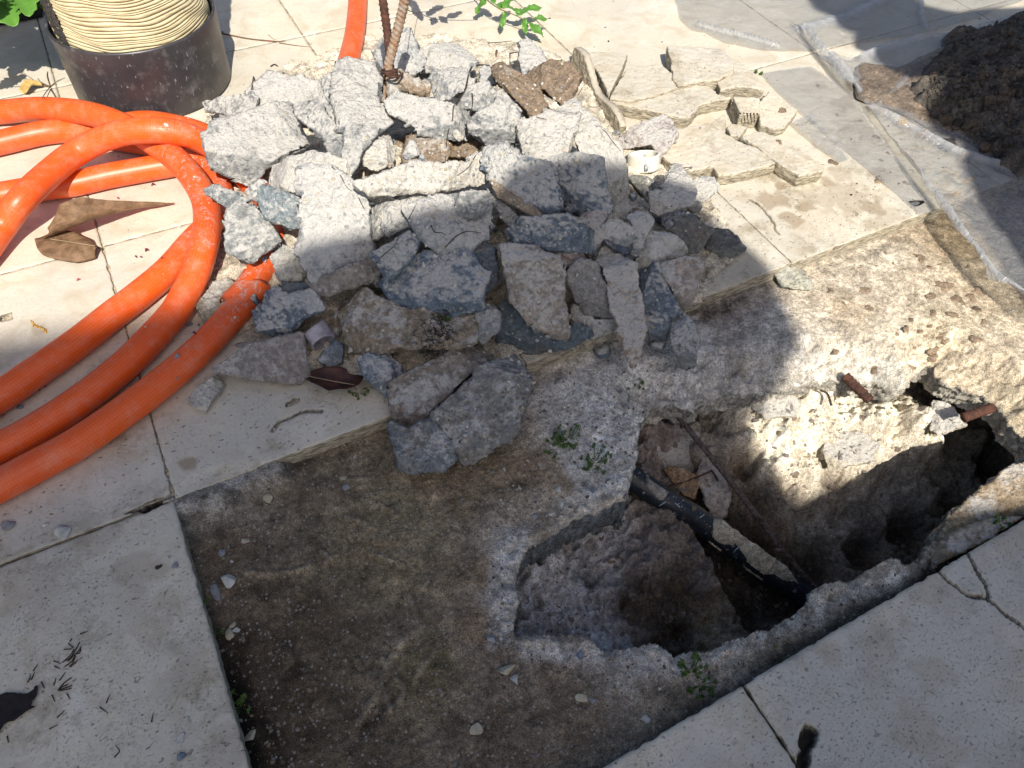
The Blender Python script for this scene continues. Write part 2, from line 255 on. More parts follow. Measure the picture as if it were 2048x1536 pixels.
def slab(x0,x1,y0,y1,s):
    g=(.0016 if y1<.75 and x0<0 else .0008); x0+=g;x1-=g;y0+=g;y1-=g
    P,Q,(ny,nx)=grid(x0,x1,y0,y1,s); N=len(P); ed=np.minimum(np.minimum(P[:,0]-x0,x1-P[:,0]),np.minimum(P[:,1]-y0,y1-P[:,1]))
    p3=np.c_[P,np.zeros(N)]; z=fbm(p3*4,3)*.0009+fbm(p3*60,3)*.00035
    wob=fbm(p3*35,4)*.004*np.exp(-ed/.004)
    z-=(.0020 if y1<.75 else .0008)*np.exp(-ed/.0022)*(1+1.4*abs(fbm(p3*28+9,3)))
    col=np.zeros((N,3)); near=sst(P[:,1],1.2,.6); col[:,2]=.32+.5*near*(fbm(p3*2.2+4,2)*.5+.75)
    if y0<.1 and x0>.3 and x0<.5: col[:,2]+=.25
    stain=np.zeros(N); wob2=fbm(p3*34,4)
    for (sx,sy,r,a) in STAIN:
        if r<=0: continue
        c=gp(sx,sy)[:2]; d=np.linalg.norm(P-c,axis=1)/r; stain=np.maximum(stain,a*sst(d+wob2*.95,1.1,.6))
    hole=np.zeros(N)
    for cr in CRACKS:
        d,_,_=poly_dist(P+np.c_[wob2,fbm(p3*34+8,4)]*.007,cr,False); k=sst(d,.0032,.0008); hole=np.maximum(hole,k*.9); z-=k*.006
    for cv in CAV:
        dd,_,_=poly_dist(P,cv); sd=np.where(inside(P,cv),-dd,dd)+wob2*.005+fbm(p3*90+3,3)*.005-.0012; k=sst(sd,.0025,-.002); hole=np.maximum(hole,sst(sd,.0038,.0002)*.96); z-=k*.018
    # powdery broken corner beside the screed
    dd,_,_=poly_dist(P,chipw); sd=np.where(inside(P,chipw),-dd,dd)+wob2*.006; k=sst(sd,.012,-.008); z-=k*.004
    damp=sst(fbm(p3*7+2,4),.12,.5)*near*.5; stain=np.maximum(stain,damp*.5)
    col[:,0]=np.clip(stain,0,1); col[:,1]=np.clip(hole,0,1)
    V=np.c_[P,z]; # wobble outer edge slightly
    V[:,0]+=np.where(P[:,0]-x0<1e-6,abs(wob),0)-np.where(x1-P[:,0]<1e-6,abs(wob),0); V[:,1]+=np.where(P[:,1]-y0<1e-6,abs(wob),0)-np.where(y1-P[:,1]<1e-6,abs(wob),0)
    i=np.arange(N).reshape(ny,nx); loop=np.r_[i[0,:],i[1:,-1],i[-1,-2::-1],i[-2:0:-1,0]]; lo=V[loop].copy(); L=len(loop); n0=N
    lv=[];cc=[]
    for k,zz in enumerate((-.009,-.018,-.03)):
        a=lo.copy(); a[:,2]=np.minimum(a[:,2]-.001*(k+1),zz); ce=np.array([(x0+x1)/2,(y0+y1)/2]); dirn=np.sign(ce-a[:,:2]); nn=(fbm(np.c_[a[:,:2]*40,np.full(L,zz*90)],3)*.0035)
        ex=np.c_[(abs(a[:,0]-x0)<.006)|(abs(a[:,0]-x1)<.006),(abs(a[:,1]-y0)<.006)|(abs(a[:,1]-y1)<.006)]; a[:,:2]+=dirn*ex*abs(nn)[:,None]
        lv.append(a); cc.append(np.c_[np.full(L,.25),np.zeros(L),np.zeros(L)])
    V=np.vstack([V]+lv); col=np.vstack([col]+cc); rings=[loop]+[n0+L*k+np.arange(L) for k in range(3)]
    for a,b in zip(rings[:-1],rings[1:]): Q=np.vstack([Q,np.stack([a,b,np.roll(b,-1),np.roll(a,-1)],-1)])
    o=mesh('paving_slab',V,Q,TRAV,col=col,solid=(y0>-.2 and s<.008)); tag(o,kind='structure'); return o
for xi in range(len(XS)-1):
    for yi in range(len(YS)-1):
        x0,x1,y0,y1=XS[xi],XS[xi+1],YS[yi],YS[yi+1]
        if yi==2 and xi>=3: continue
        near=(-.8<x0<1.7 and -.5<y0<1.35) or (.4<x0<1.7 and y0<1.4)
        far=not(-1.0<x0<2.3 and -.6<y0<2.2)
        slab(x0,x1,y0,y1,.03 if far else (.0026 if near and y0<1.2 else .005))
gv=[(-6,-6,-.5),(8,-6,-.5),(8,9,-.5),(-6,9,-.5)]
# ---------------------------------------------------------------- screed bed with the broken hole
rim=[]
def addrim(c,s,z): 
    for p in K(c,s): rim.append(np.r_[gp(p[0],p[1],z)[:2],z])
UZ=-.088
addrim('C12','190,475 180,560 165,690 132,800 120,865',-.034)
addrim('C15','770,165 640,212 500,262 400,335 300,392 240,460 210,540 205,600 215,700 205,830 215,857 300,850 380,858 470,853 560,850 600,870 620,920 650,942 700,925 800,918 880,900 940,895 980,920 1010,968 1060,950 1150,940 1230,930 1290,885 1360,860 1440,835 1510,830 1560,790 1640,740 1690,700 1740,620 1800,590 1870,565 1920,580',-.034)
addrim('C12','1400,1125 1470,1160 1550,1156 1562,1110 1600,1050 1650,1000 1700,905 1780,850 1870,800 1890,750 1960,692 2048,690 2200,650',-.036)
addrim('C12','2300,560 2200,575 2110,600',-.05)
addrim('C12','2048,580 1960,490 1930,430 1850,360 1750,322 1650,272 1600,216 1560,215 1500,272 1470,320 1400,320 1330,300 1240,292 1180,290 1100,277 1000,287 920,325 800,337 640,352 520,382 440,430 400,420 330,402 240,425',UZ)
rimr=rough(np.array(rim),.012,.0042,3)
def in_rim(P): return inside(P,rimr)
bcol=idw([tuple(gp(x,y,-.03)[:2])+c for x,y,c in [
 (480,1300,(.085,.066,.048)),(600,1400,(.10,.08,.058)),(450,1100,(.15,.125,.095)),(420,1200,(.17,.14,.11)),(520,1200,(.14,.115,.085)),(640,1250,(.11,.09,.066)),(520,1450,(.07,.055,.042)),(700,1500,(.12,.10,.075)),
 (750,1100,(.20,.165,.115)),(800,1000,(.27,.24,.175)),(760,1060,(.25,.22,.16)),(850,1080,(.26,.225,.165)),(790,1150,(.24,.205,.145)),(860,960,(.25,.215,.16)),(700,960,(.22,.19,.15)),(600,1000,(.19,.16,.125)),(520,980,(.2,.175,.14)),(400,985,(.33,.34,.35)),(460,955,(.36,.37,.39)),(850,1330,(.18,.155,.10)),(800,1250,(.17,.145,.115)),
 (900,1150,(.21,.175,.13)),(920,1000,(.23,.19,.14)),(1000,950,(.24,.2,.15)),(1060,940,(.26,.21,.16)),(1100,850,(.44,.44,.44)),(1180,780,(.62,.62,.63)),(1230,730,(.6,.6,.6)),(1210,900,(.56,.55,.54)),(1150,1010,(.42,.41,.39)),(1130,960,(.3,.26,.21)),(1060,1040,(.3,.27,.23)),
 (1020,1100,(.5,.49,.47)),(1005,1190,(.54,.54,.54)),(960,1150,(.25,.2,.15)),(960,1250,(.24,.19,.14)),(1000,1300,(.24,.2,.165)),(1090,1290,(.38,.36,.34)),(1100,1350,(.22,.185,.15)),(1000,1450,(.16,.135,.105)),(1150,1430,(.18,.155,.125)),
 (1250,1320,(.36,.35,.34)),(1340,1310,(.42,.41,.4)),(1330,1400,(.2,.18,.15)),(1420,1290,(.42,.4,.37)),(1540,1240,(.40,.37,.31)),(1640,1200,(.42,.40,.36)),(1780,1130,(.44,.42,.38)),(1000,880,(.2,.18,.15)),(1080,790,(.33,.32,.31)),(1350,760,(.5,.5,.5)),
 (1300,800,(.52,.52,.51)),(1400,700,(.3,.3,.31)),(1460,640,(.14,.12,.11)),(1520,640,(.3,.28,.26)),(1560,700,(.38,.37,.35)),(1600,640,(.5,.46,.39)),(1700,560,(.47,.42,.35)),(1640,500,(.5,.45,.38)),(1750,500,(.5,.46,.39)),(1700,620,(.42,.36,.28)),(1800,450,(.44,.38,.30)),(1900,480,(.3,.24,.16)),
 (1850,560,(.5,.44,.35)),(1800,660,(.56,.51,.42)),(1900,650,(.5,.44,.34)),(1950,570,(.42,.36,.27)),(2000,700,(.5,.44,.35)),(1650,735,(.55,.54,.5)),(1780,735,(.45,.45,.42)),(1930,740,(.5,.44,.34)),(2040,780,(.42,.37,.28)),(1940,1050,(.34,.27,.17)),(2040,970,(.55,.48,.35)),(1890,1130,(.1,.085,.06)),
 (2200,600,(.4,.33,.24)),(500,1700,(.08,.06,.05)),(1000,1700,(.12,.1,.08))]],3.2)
def bed(x0,x1,s,hole=True,sol=True):
    P,Q,_=grid(x0,x1,.095,.735,s); N=len(P); p3=np.c_[P,np.zeros(N)]
    P=P+np.c_[fbm(p3*90,2),fbm(p3*90+9,2)]*s*.5
    n1=fbm(p3*9,4);n2=fbm(p3*45,4);n3=fbm(p3*160,3)
    z=-.031+n1*.0036+n2*.003+n3*.0017; D,ix,_=poly_dist(P,rimr); ins=in_rim(P); rz=rimr[ix,2]; k=sst(D+n2*.02,.075,0.004)
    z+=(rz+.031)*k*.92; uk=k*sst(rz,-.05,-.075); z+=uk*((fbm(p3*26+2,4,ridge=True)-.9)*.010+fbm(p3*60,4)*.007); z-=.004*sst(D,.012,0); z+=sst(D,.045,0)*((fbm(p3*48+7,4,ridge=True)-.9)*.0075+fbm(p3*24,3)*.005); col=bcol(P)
    # raised trowel ridges of old adhesive
    for s_ in ['370,630 520,640 700,600','760,520 790,560 770,590','880,345 950,360 1010,400','1035,270 1130,320','1000,530 1160,590','1060,1070 1150,1190 1180,1240 1110,1340','1180,960 1110,1060 1060,1170 1060,1240 1110,1330','1030,1250 980,1330 940,1400','1330,1030 1260,1110 1230,1190','930,1080 960,1110','700,560 690,620','820,540 780,580','1250,200 1260,240','900,150 980,150 960,190 920,190','1000,1150 1030,1190']:
        r=px2w(K('C14',s_),-.03); d,_,_=poly_dist(P+np.c_[n2,n3]*.004,r,False); kk=sst(d,.0065,.002)*sst(n1+n3*.5,-.9,-.2); z+=kk*.0038; col=col*(1-.45*kk[:,None])+np.array([.36,.32,.26])*.45*kk[:,None]
    cw=px2w([(335,1010),(430,985),(540,935)],-.01); dc,_,_=poly_dist(P+np.c_[n2,n1]*.006,cw,False); cwk=sst(dc,.042,.006); z+=cwk*.026; col=col*(1-.85*cwk[:,None])+np.array([.36,.375,.39])*.85*cwk[:,None]
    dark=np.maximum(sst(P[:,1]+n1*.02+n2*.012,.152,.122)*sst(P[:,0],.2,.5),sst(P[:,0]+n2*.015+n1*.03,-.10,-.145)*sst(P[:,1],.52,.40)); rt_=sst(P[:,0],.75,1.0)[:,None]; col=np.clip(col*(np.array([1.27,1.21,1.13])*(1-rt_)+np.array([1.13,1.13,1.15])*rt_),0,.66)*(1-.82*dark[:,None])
    for pp_,am in (('1050,790 1130,735 1260,680 1400,630 1440,700 1400,780 1300,840 1285,900 1262,980 1170,1000 1110,920 1080,850',.85),('1400,640 1560,600 1660,700 1640,760 1400,790',.45),('985,1060 1060,1040 1040,1200 1045,1290 980,1290',.7),('1040,1275 1350,1310 1620,1210 1800,1130 1830,1150 1600,1270 1350,1350 1040,1320',.6)):  # second outline paints the shaded mortar's bluish grey into the bed colour
        pw=px2w(K('P',pp_),-.03)[:,:2]; dw,_,_=poly_dist(P,pw); sw=np.where(inside(P,pw),-dw,dw)+n1*.012+n2*.010; mk=sst(sw,.010,-.014)*am*(.55+.45*sst(n2+n3*.6,-.5,.25)); mk=mk*(1-.8*dark); col=col*(1-mk[:,None])+np.array([.60,.605,.615])*mk[:,None]
    pale=sst(D+n2*.012,.028,.004)*(1-sst(rz,-.06,-.08)*.6); col=col+(np.array([.5,.49,.46])-col)*(.5*pale*sst(n2+n3,-.4,.5))[:,None]
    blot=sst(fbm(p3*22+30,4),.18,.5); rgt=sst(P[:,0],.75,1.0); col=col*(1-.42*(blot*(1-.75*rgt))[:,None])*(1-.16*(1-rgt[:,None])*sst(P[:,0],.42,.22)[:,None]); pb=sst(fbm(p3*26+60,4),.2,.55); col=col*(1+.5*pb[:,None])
    edge_dark=sst(P[:,1]+n2*.03,.65,.70)*sst(n1+n2,-.3,.4)*.6; col=col*(1-edge_dark[:,None]*.7)  # bed darker in blotches along the far slab edge
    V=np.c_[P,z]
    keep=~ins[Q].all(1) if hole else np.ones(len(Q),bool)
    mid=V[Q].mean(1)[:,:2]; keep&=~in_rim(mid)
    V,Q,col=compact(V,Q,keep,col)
    # broken rim: hang a rough curtain down from the boundary of the hole
    e=np.sort(np.stack([Q,np.roll(Q,-1,1)],-1).reshape(-1,2),1); key=e[:,0]*10_000_000+e[:,1]; u,ct=np.unique(key,return_counts=True); be=u[ct==1]; be=np.c_[be//10_000_000,be%10_000_000]
    m=(V[be].mean(1)); D2,_,_=poly_dist(m[:,:2],rimr); be=be[D2<s*3]
    dire={}
    fe=np.stack([Q,np.roll(Q,-1,1)],-1).reshape(-1,2); ori={(min(a,b),max(a,b)):(a,b) for a,b in fe[np.isin(np.sort(fe,1)[:,0]*10_000_000+np.sort(fe,1)[:,1],be[:,0]*10_000_000+be[:,1])].tolist()}
    bv=np.unique(be); cur=bv; n0=len(V); nv=[];nc=[];nf=[]; cen=V[bv]
    Dn,ixn,_=poly_dist(cen[:,:2],rimr); tg=rimr[(ixn+1)%len(rimr),:2]-rimr[ixn,:2]; tg/=np.linalg.norm(tg,axis=1)[:,None]+1e-9; ar=.5*np.sum(rimr[:,0]*np.roll(rimr[:,1],-1)-np.roll(rimr[:,0],-1)*rimr[:,1]); outn=np.c_[tg[:,1],-tg[:,0]]*np.sign(ar)
    ks=10; mapp=[{v:v for v in bv.tolist()}]; off=n0
    for kx in range(1,ks+1):
        t=kx/ks; q=np.c_[cen[:,:2]*60,np.full(len(cen),t*6)]; a=cen.copy(); a[:,2]=cen[:,2]*(1-t)+t*(-.135); a[:,2]+=fbm(q,3)*.004*(t<1)
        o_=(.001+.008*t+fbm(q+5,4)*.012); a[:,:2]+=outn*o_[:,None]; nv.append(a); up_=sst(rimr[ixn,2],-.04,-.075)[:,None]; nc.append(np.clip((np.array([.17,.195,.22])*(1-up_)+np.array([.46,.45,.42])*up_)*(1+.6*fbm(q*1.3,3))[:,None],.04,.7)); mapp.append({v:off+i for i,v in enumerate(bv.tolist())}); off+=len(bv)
    for (a,b) in ori.values():
        for kx in range(ks): nf.append([b,a,mapp[kx+1][a],mapp[kx+1][b]] if kx==0 else [mapp[kx][b],mapp[kx][a],mapp[kx+1][a],mapp[kx+1][b]])
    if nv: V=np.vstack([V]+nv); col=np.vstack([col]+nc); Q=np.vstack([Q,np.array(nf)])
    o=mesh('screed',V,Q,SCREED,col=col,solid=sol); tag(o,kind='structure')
bed(-.160,1.75,.0026); 
# ---------------------------------------------------------------- soil inside the hole
pc=[]
def pit(c,s,z,col,w=None):
    for p in K(c,s): pc.append(tuple(gp(p[0],p[1],z)[:2])+(z,)+col)
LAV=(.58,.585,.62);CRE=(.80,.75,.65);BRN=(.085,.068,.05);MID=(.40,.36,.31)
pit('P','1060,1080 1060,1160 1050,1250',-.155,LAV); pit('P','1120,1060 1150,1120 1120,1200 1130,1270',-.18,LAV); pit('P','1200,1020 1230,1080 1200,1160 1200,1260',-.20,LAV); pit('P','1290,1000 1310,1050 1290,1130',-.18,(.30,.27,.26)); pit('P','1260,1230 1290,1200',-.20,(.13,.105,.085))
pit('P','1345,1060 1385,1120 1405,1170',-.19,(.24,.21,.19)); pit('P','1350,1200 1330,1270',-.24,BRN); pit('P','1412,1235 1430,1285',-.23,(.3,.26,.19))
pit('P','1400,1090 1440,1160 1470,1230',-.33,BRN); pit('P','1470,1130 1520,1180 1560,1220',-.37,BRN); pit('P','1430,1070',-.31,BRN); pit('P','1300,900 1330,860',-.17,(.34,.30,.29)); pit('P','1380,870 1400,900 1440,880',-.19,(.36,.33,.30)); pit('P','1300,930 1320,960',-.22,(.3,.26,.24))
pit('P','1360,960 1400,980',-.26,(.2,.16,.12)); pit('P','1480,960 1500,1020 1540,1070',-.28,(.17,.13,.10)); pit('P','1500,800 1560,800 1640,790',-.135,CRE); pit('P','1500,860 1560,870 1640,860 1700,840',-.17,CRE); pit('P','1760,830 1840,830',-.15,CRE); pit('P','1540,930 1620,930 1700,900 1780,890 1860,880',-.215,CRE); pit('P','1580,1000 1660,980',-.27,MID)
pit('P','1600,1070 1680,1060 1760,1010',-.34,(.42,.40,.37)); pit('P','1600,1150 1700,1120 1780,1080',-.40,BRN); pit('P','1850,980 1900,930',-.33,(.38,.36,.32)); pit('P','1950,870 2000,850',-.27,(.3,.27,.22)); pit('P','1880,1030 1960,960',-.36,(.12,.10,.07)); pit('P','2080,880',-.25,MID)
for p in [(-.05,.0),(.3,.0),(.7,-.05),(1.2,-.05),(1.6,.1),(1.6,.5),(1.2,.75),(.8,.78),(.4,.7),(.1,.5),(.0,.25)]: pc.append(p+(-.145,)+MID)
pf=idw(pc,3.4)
P,Q,_=grid(.08,1.6,-.02,.80,.0029); r=pf(P); p3=np.c_[P,np.zeros(len(P))]
D,ix,_=poly_dist(P,rimr); lump=fbm(p3*11,4)*.028+np.abs(fbm(p3*24+9,4))*.03+(fbm(p3*30+19,5,ridge=True)-.9)*.016*(1+sst(P[:,0],.62,.45)[:,None][:,0])+fbm(p3*38+4,5)*.014+(fbm(p3*60,4,ridge=True)-.9)*.009+fbm(p3*190,3)*.0035
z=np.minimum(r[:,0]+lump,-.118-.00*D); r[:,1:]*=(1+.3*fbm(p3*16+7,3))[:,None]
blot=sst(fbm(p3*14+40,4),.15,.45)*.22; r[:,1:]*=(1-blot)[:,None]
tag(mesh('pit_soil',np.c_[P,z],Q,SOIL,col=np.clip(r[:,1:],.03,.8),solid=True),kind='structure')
# sub-base sheet closing the ground under the slabs
V=[(-6,-6,-.45),(8,-6,-.45),(8,9,-.45),(-6,9,-.45)]
tag(mesh('ground',np.array(V),[(0,1,2,3)],SCREED,col=np.full((4,3),.2)),kind='structure')
P,Q,_=grid(-6,8,-6,9,.5); k=~((P[Q].mean(1)[:,0]>-.4)&(P[Q].mean(1)[:,0]<2.1)&(P[Q].mean(1)[:,1]>-.6)&(P[Q].mean(1)[:,1]<1.4)); V,Q=compact(np.c_[P,np.full(len(P),-.042)],Q,k)
tag(mesh('ground',V,Q,SCREED,col=np.full((len(V),3),.25)),kind='structure')
P,Q,_=grid(-1.9,3.6,.716,3.29,.1); tag(mesh('grout',np.c_[P,np.full(len(P),-.0045)],Q,SCREED,col=np.tile(np.array([.46,.41,.32]),(len(P),1))),kind='structure')
# ---------------------------------------------------------------- rubble mound (surface the chunks lie on)
mc=[]
def mo(s,z):
    for p in K('P',s): mc.append(tuple(gp(p[0],p[1],z)[:2])+(z,))
mo('380,620 430,690 520,740 640,780 780,800 900,780 1050,730 1240,680 1380,640 1460,560 1500,480 1470,420 1420,360 1340,310 1260,230 1200,160 1120,80 1000,60 880,40 760,30 680,60 600,90 480,120 400,190 380,330 420,470',0)
mo('0,0 600,-200 1300,-100 1700,200 1700,700 1200,1000 500,1000 100,700 100,300',0)
mo('520,240 640,200 1130,150 1200,260',.055); mo('600,280 700,160 820,120 950,140 1050,140',.09); mo('760,230 860,210 980,230 1090,240',.14); mo('860,300 1000,310 1120,320 1190,370',.165); mo('700,340 760,360 900,380 1020,400',.15)
mo('620,360 680,430 780,450 900,460 1050,460 1160,450',.135); mo('560,380 600,480 700,530 820,540 930,550 1060,540 1180,520 1260,480 1290,430',.10); mo('500,470 560,560 660,590 780,600 880,620 1000,610 1120,600 1240,580 1330,540 1360,480 1350,420',.06); mo('560,640 700,670 860,670 1000,670 1120,660 1230,650 1360,620 1420,500 1400,420',.03)
_mt=tps(mc,2e-4)
ftc=idw([c for c in mc],4)
def mound(P): return np.maximum(.6*_mt(np.atleast_2d(P))[:,0]+.4*ftc(np.atleast_2d(P))[:,0],0)
# baked on a grid for speed
GX=np.linspace(-.4,2.0,241);GY=np.linspace(.3,2.6,231);_gx,_gy=np.meshgrid(GX,GY);_G=np.c_[_gx.ravel(),_gy.ravel()]; _pb=px2w(K('P','370,620 430,700 520,750 640,790 780,800 900,785 1050,735 1240,690 1400,650 1480,560 1520,480 1480,410 1430,350 1345,300 1270,225 1205,150 1120,70 1000,50 880,30 760,20 680,50 600,80 480,110 390,180 370,330 400,470'))[:,:2]; _pd,_,_=poly_dist(_G,_pb); _sd=np.where(inside(_G,_pb),_pd,-_pd); MG=(mound(_G)*sst(_sd,-.02,.05)).reshape(231,241)
def mz(x,y):
    u=(np.asarray(x)+.4)/.01;v=(np.asarray(y)-.3)/.01;u=np.clip(u,0,239.99);v=np.clip(v,0,229.99);i=u.astype(int);j=v.astype(int);a=u-i;b=v-j
    return MG[j,i]*(1-a)*(1-b)+MG[j,i+1]*a*(1-b)+MG[j+1,i]*(1-a)*b+MG[j+1,i+1]*a*b
def surf(px,py,off=0.):
    d=ray(px,py); t=np.linspace(.5,3.2,2700); Pt=EYE+d*t[:,None]; h=mz(Pt[:,0],Pt[:,1])+off; k=np.argmax(Pt[:,2]<h); return Pt[k]
def mnorm(x,y):
    e=.03; n=np.array([float(mz(x-e,y)-mz(x+e,y))/(2*e),float(mz(x,y-e)-mz(x,y+e))/(2*e),1.]); return n/np.linalg.norm(n)
P,Q,_=grid(-.15,1.35,.55,2.15,.004); h=mz(P[:,0],P[:,1]); p3=np.c_[P,h]
z=h-.044*sst(h,0,.08)-.004+fbm(p3*13,4)*.012+fbm(p3*42,4)*.009+fbm(p3*120,3)*.004; edge=fbm(p3*20+3,4)*.010
onbed=(P[:,1]<.712)&(P[:,0]>-.147)
k0=(h>.010+edge*.6)&(z>np.where(onbed,-.04,-.012))
wm=sst(h,.0,.03); lam=sst(fbm(p3*9+20,3),-.05,.35); col=np.array([.64,.60,.52])*(1-lam[:,None]*.35)
V,Qk,col=compact(np.c_[P,z],Q,k0[Q].any(1),col); tag(mesh('rubble_dust',V,Qk,POWDER,col=col,solid=True),'pale crumbly dust and powder heaped between the concrete chunks','dust',kind='stuff')
BV=None
# ---------------------------------------------------------------- chunk builder
tmpc=0
def chunk(c,s,label,dh=.012,g=False,T=None,tint=(.16,.175,.19),dust=.5,tilt=(0,0),name='concrete_chunk',cat='rubble',group='broken concrete chunks of the rubble pile',view=.5,amp=1.,mat=None,parent=None,seed=None,flat=False,zc=None,vox=None,facets=3,jag=1.):
    global tmpc; tmpc+=1; seed=seed or tmpc; rs=np.random.default_rng(seed*13+5)
    px=np.array(K(c,s)); cen=px.mean(0)
    c0=gp(cen[0],cen[1],.02); sc=np.sqrt(abs(.5*np.sum(px[:,0]*np.roll(px[:,1],-1)-np.roll(px[:,0],-1)*px[:,1])))/F*np.linalg.norm(c0-EYE)
    if T is None: T=float(np.clip(.54*sc,.016,.062))
    if g: 
        o=gp(cen[0],cen[1],T*.85 if zc is None else zc); mn=np.array([0,0,1.]); vw=view*.55
    else:
        o=surf(cen[0],cen[1],dh*1.15+rs.uniform(0,.016)); mn=mnorm(o[0],o[1]); vw=view
    vd=EYE-o; vd/=np.linalg.norm(vd); n=vd*vw+mn*(1-vw)
    rt=RC[:,0]; upv=np.cross(n,rt); n=n+(0 if (g or parent) else 1)*(rt*rs.uniform(-.32,.32)+upv/np.linalg.norm(upv)*rs.uniform(-.28,.28))+rt*tilt[0]+np.array([0,1.,0])*tilt[1]; n/=np.linalg.norm(n)
    W=[]
    for x,y in px:
        d=ray(x,y); W.append(EYE+d*(((o-EYE)@n)/(d@n)))
    W=np.array(W); ex=np.cross(n,[0,0,1.]) if abs(n[2])<.999 else np.array([1.,0,0]); ex/=np.linalg.norm(ex); ey=np.cross(n,ex); L2=np.c_[(W-o)@ex,(W-o)@ey]
    ar=.5*np.sum(L2[:,0]*np.roll(L2[:,1],-1)-np.roll(L2[:,0],-1)*L2[:,1])
    if ar<0: L2=L2[::-1]
    L2=rough(L2,max(.004,sc*.06),sc*(.05 if not flat else .02)*jag,seed); ctr=L2.mean(0); nb=len(L2); gr_=1+(.045 if not flat else .01); L2=ctr+(L2-ctr)*gr_
    # inset rings
    def inset(k):
        q=L2.copy(); t=np.roll(q,-1,0)-np.roll(q,1,0); t/=np.linalg.norm(t,axis=1)[:,None]+1e-9; nn=np.c_[-t[:,1],t[:,0]]; kk=k*sc
        q2=q+nn*kk*.6; return q2*(1-k*.8)+ctr*(k*.8)
    lean=-vd-n*(-vd@n); lx=lean@ex*(0 if flat else 1); ly=lean@ey*(0 if flat else 1)     # sides follow the line of sight so the outline keeps its size
    rings=[(inset(.012 if not flat else .008),0),(L2,-.08*T if not flat else -.04*T),(L2,-.62*T),(inset(.10 if not flat else .03),-T)]
    V=[];
    for q,wz in rings: V.append(np.c_[q[:,0]+lx*(-wz)*1.0,q[:,1]+ly*(-wz)*1.0,np.full(nb,wz)])
    V=np.vstack(V); Fc=[list(range(nb)),list(range(4*nb-1,3*nb-1,-1))]
    for k in range(3):
        for i in range(nb): j=(i+1)%nb; Fc.append([k*nb+j,k*nb+i,(k+1)*nb+i,(k+1)*nb+j])
    me=bpy.data.meshes.new('t'); me.from_pydata(V.tolist(),[],Fc); me.update(); ob=bpy.data.objects.new('t',me); C.objects.link(ob)
    md=ob.modifiers.new('r','REMESH'); md.mode='VOXEL'; md.voxel_size=vox or float(np.clip(sc/52,.0014,.003)); md.use_smooth_shade=True
    ev=ob.evaluated_get(bpy.context.evaluated_depsgraph_get()); m2=ev.to_mesh(); nv=len(m2.vertices); co=np.empty(nv*3,np.float32); m2.vertices.foreach_get('co',co); co=co.reshape(-1,3).astype(float)
    no=np.empty(nv*3,np.float32); m2.vertices.foreach_get('normal',no); no=no.reshape(-1,3).astype(float)
    ls=np.empty(len(m2.loops),np.int32); m2.loops.foreach_get('vertex_index',ls); st=[p.loop_total for p in m2.polygons]; fq=ls.reshape(-1,4) if set(st)=={4} else None
    if fq is None: fq=[list(p.vertices) for p in m2.polygons]
    ev.to_mesh_clear(); bpy.data.objects.remove(ob); bpy.data.meshes.remove(me)
    topw=np.clip((co[:,2]+T)/T,0,1)**1.2
    # facets: a few planes chop the upper face
    zf=np.zeros(nv); ext=(L2-ctr); dn=np.array([ex@(-RC[:,1]),ey@(-RC[:,1])]); dn/=np.linalg.norm(dn)
    if not flat:
        for k in range(facets+1 if facets else 0):
            a=rs.uniform(0,2*np.pi); dr=np.array([math.cos(a),math.sin(a)]) if k>0 else dn+rs.normal(0,.35,2); dr/=np.linalg.norm(dr)
            e=(ext@dr).max(); t0=rs.uniform(.3,.8) if k else rs.uniform(.55,.8); sl=rs.uniform(.35,.9) if k else rs.uniform(.7,1.4); q=(co[:,:2]-ctr)@dr-e*t0; zf=np.minimum(zf,-np.maximum(q,0)*sl)
        zf=np.maximum(zf,-.75*T)
    if not flat and nv>60:
        K_=int(rs.integers(11,17)); fv=np.c_[co/sc,no*.75]; ps=[int(rs.integers(nv))]; dmin=((fv-fv[ps[0]])**2).sum(1)
        for _ in range(K_-1): ps.append(int((dmin*rs.uniform(.5,1,nv)).argmax())); dmin=np.minimum(dmin,((fv-fv[ps[-1]])**2).sum(1))
        cf=fv[ps]
        for _ in range(3):
            s_=((fv[:,None]-cf[None])**2).sum(2).argmin(1); cf=np.array([fv[s_==k].mean(0) if (s_==k).any() else cf[k] for k in range(K_)])
        cs=np.array([co[s_==k].mean(0) if (s_==k).any() else co[0] for k in range(K_)]); ns=np.array([no[s_==k].mean(0) if (s_==k).any() else no[0] for k in range(K_)]); ns/=np.linalg.norm(ns,axis=1)[:,None]+1e-9
        q_=((co-cs[s_])*ns[s_]).sum(1); co=co-ns[s_]*(np.clip(q_,-.09*sc,.09*sc)*.85)[:,None]
    sd=seed*7.31; w3=co/sc
    f1=fbm(w3*1.5+sd,2); f2=fbm(w3*3.4+sd,3,ridge=True)-.9; f3=fbm(co*70+sd,3); f4=fbm(co*220+sd,2)
    co[:,2]+=topw*zf; a=amp
    strat=fbm(np.c_[co[:,0]/sc*1.6,co[:,1]/sc*1.6,co[:,2]/sc*11+co[:,0]/sc*2]+sd+33,3)*(1-np.abs(no[:,2]))*(1 if not flat else .5)
    co+=no*(strat*.045*sc+f1*.018*sc*a*(0.25 if flat else 1)+f2*.026*sc*a*(0.3 if flat else 1)+f3*.0034*a+f4*.0014)[:,None]
    Wd=o+co[:,[0]]*ex+co[:,[1]]*ey+co[:,[2]]*n
    bot=o-n*T*.5
    if g:
        dz=Wd[:,2].min(); Wd[:,2]-=max(dz,0)
    oo=Vector(bot) if parent is None else Vector((0,0,0))
    V=Wd-np.array(oo)
    cl=None
    if mat is not None and 'travertine' in mat.name: cl=np.zeros((nv,3)); cl[:,2]=.45; cl[:,0]=.1
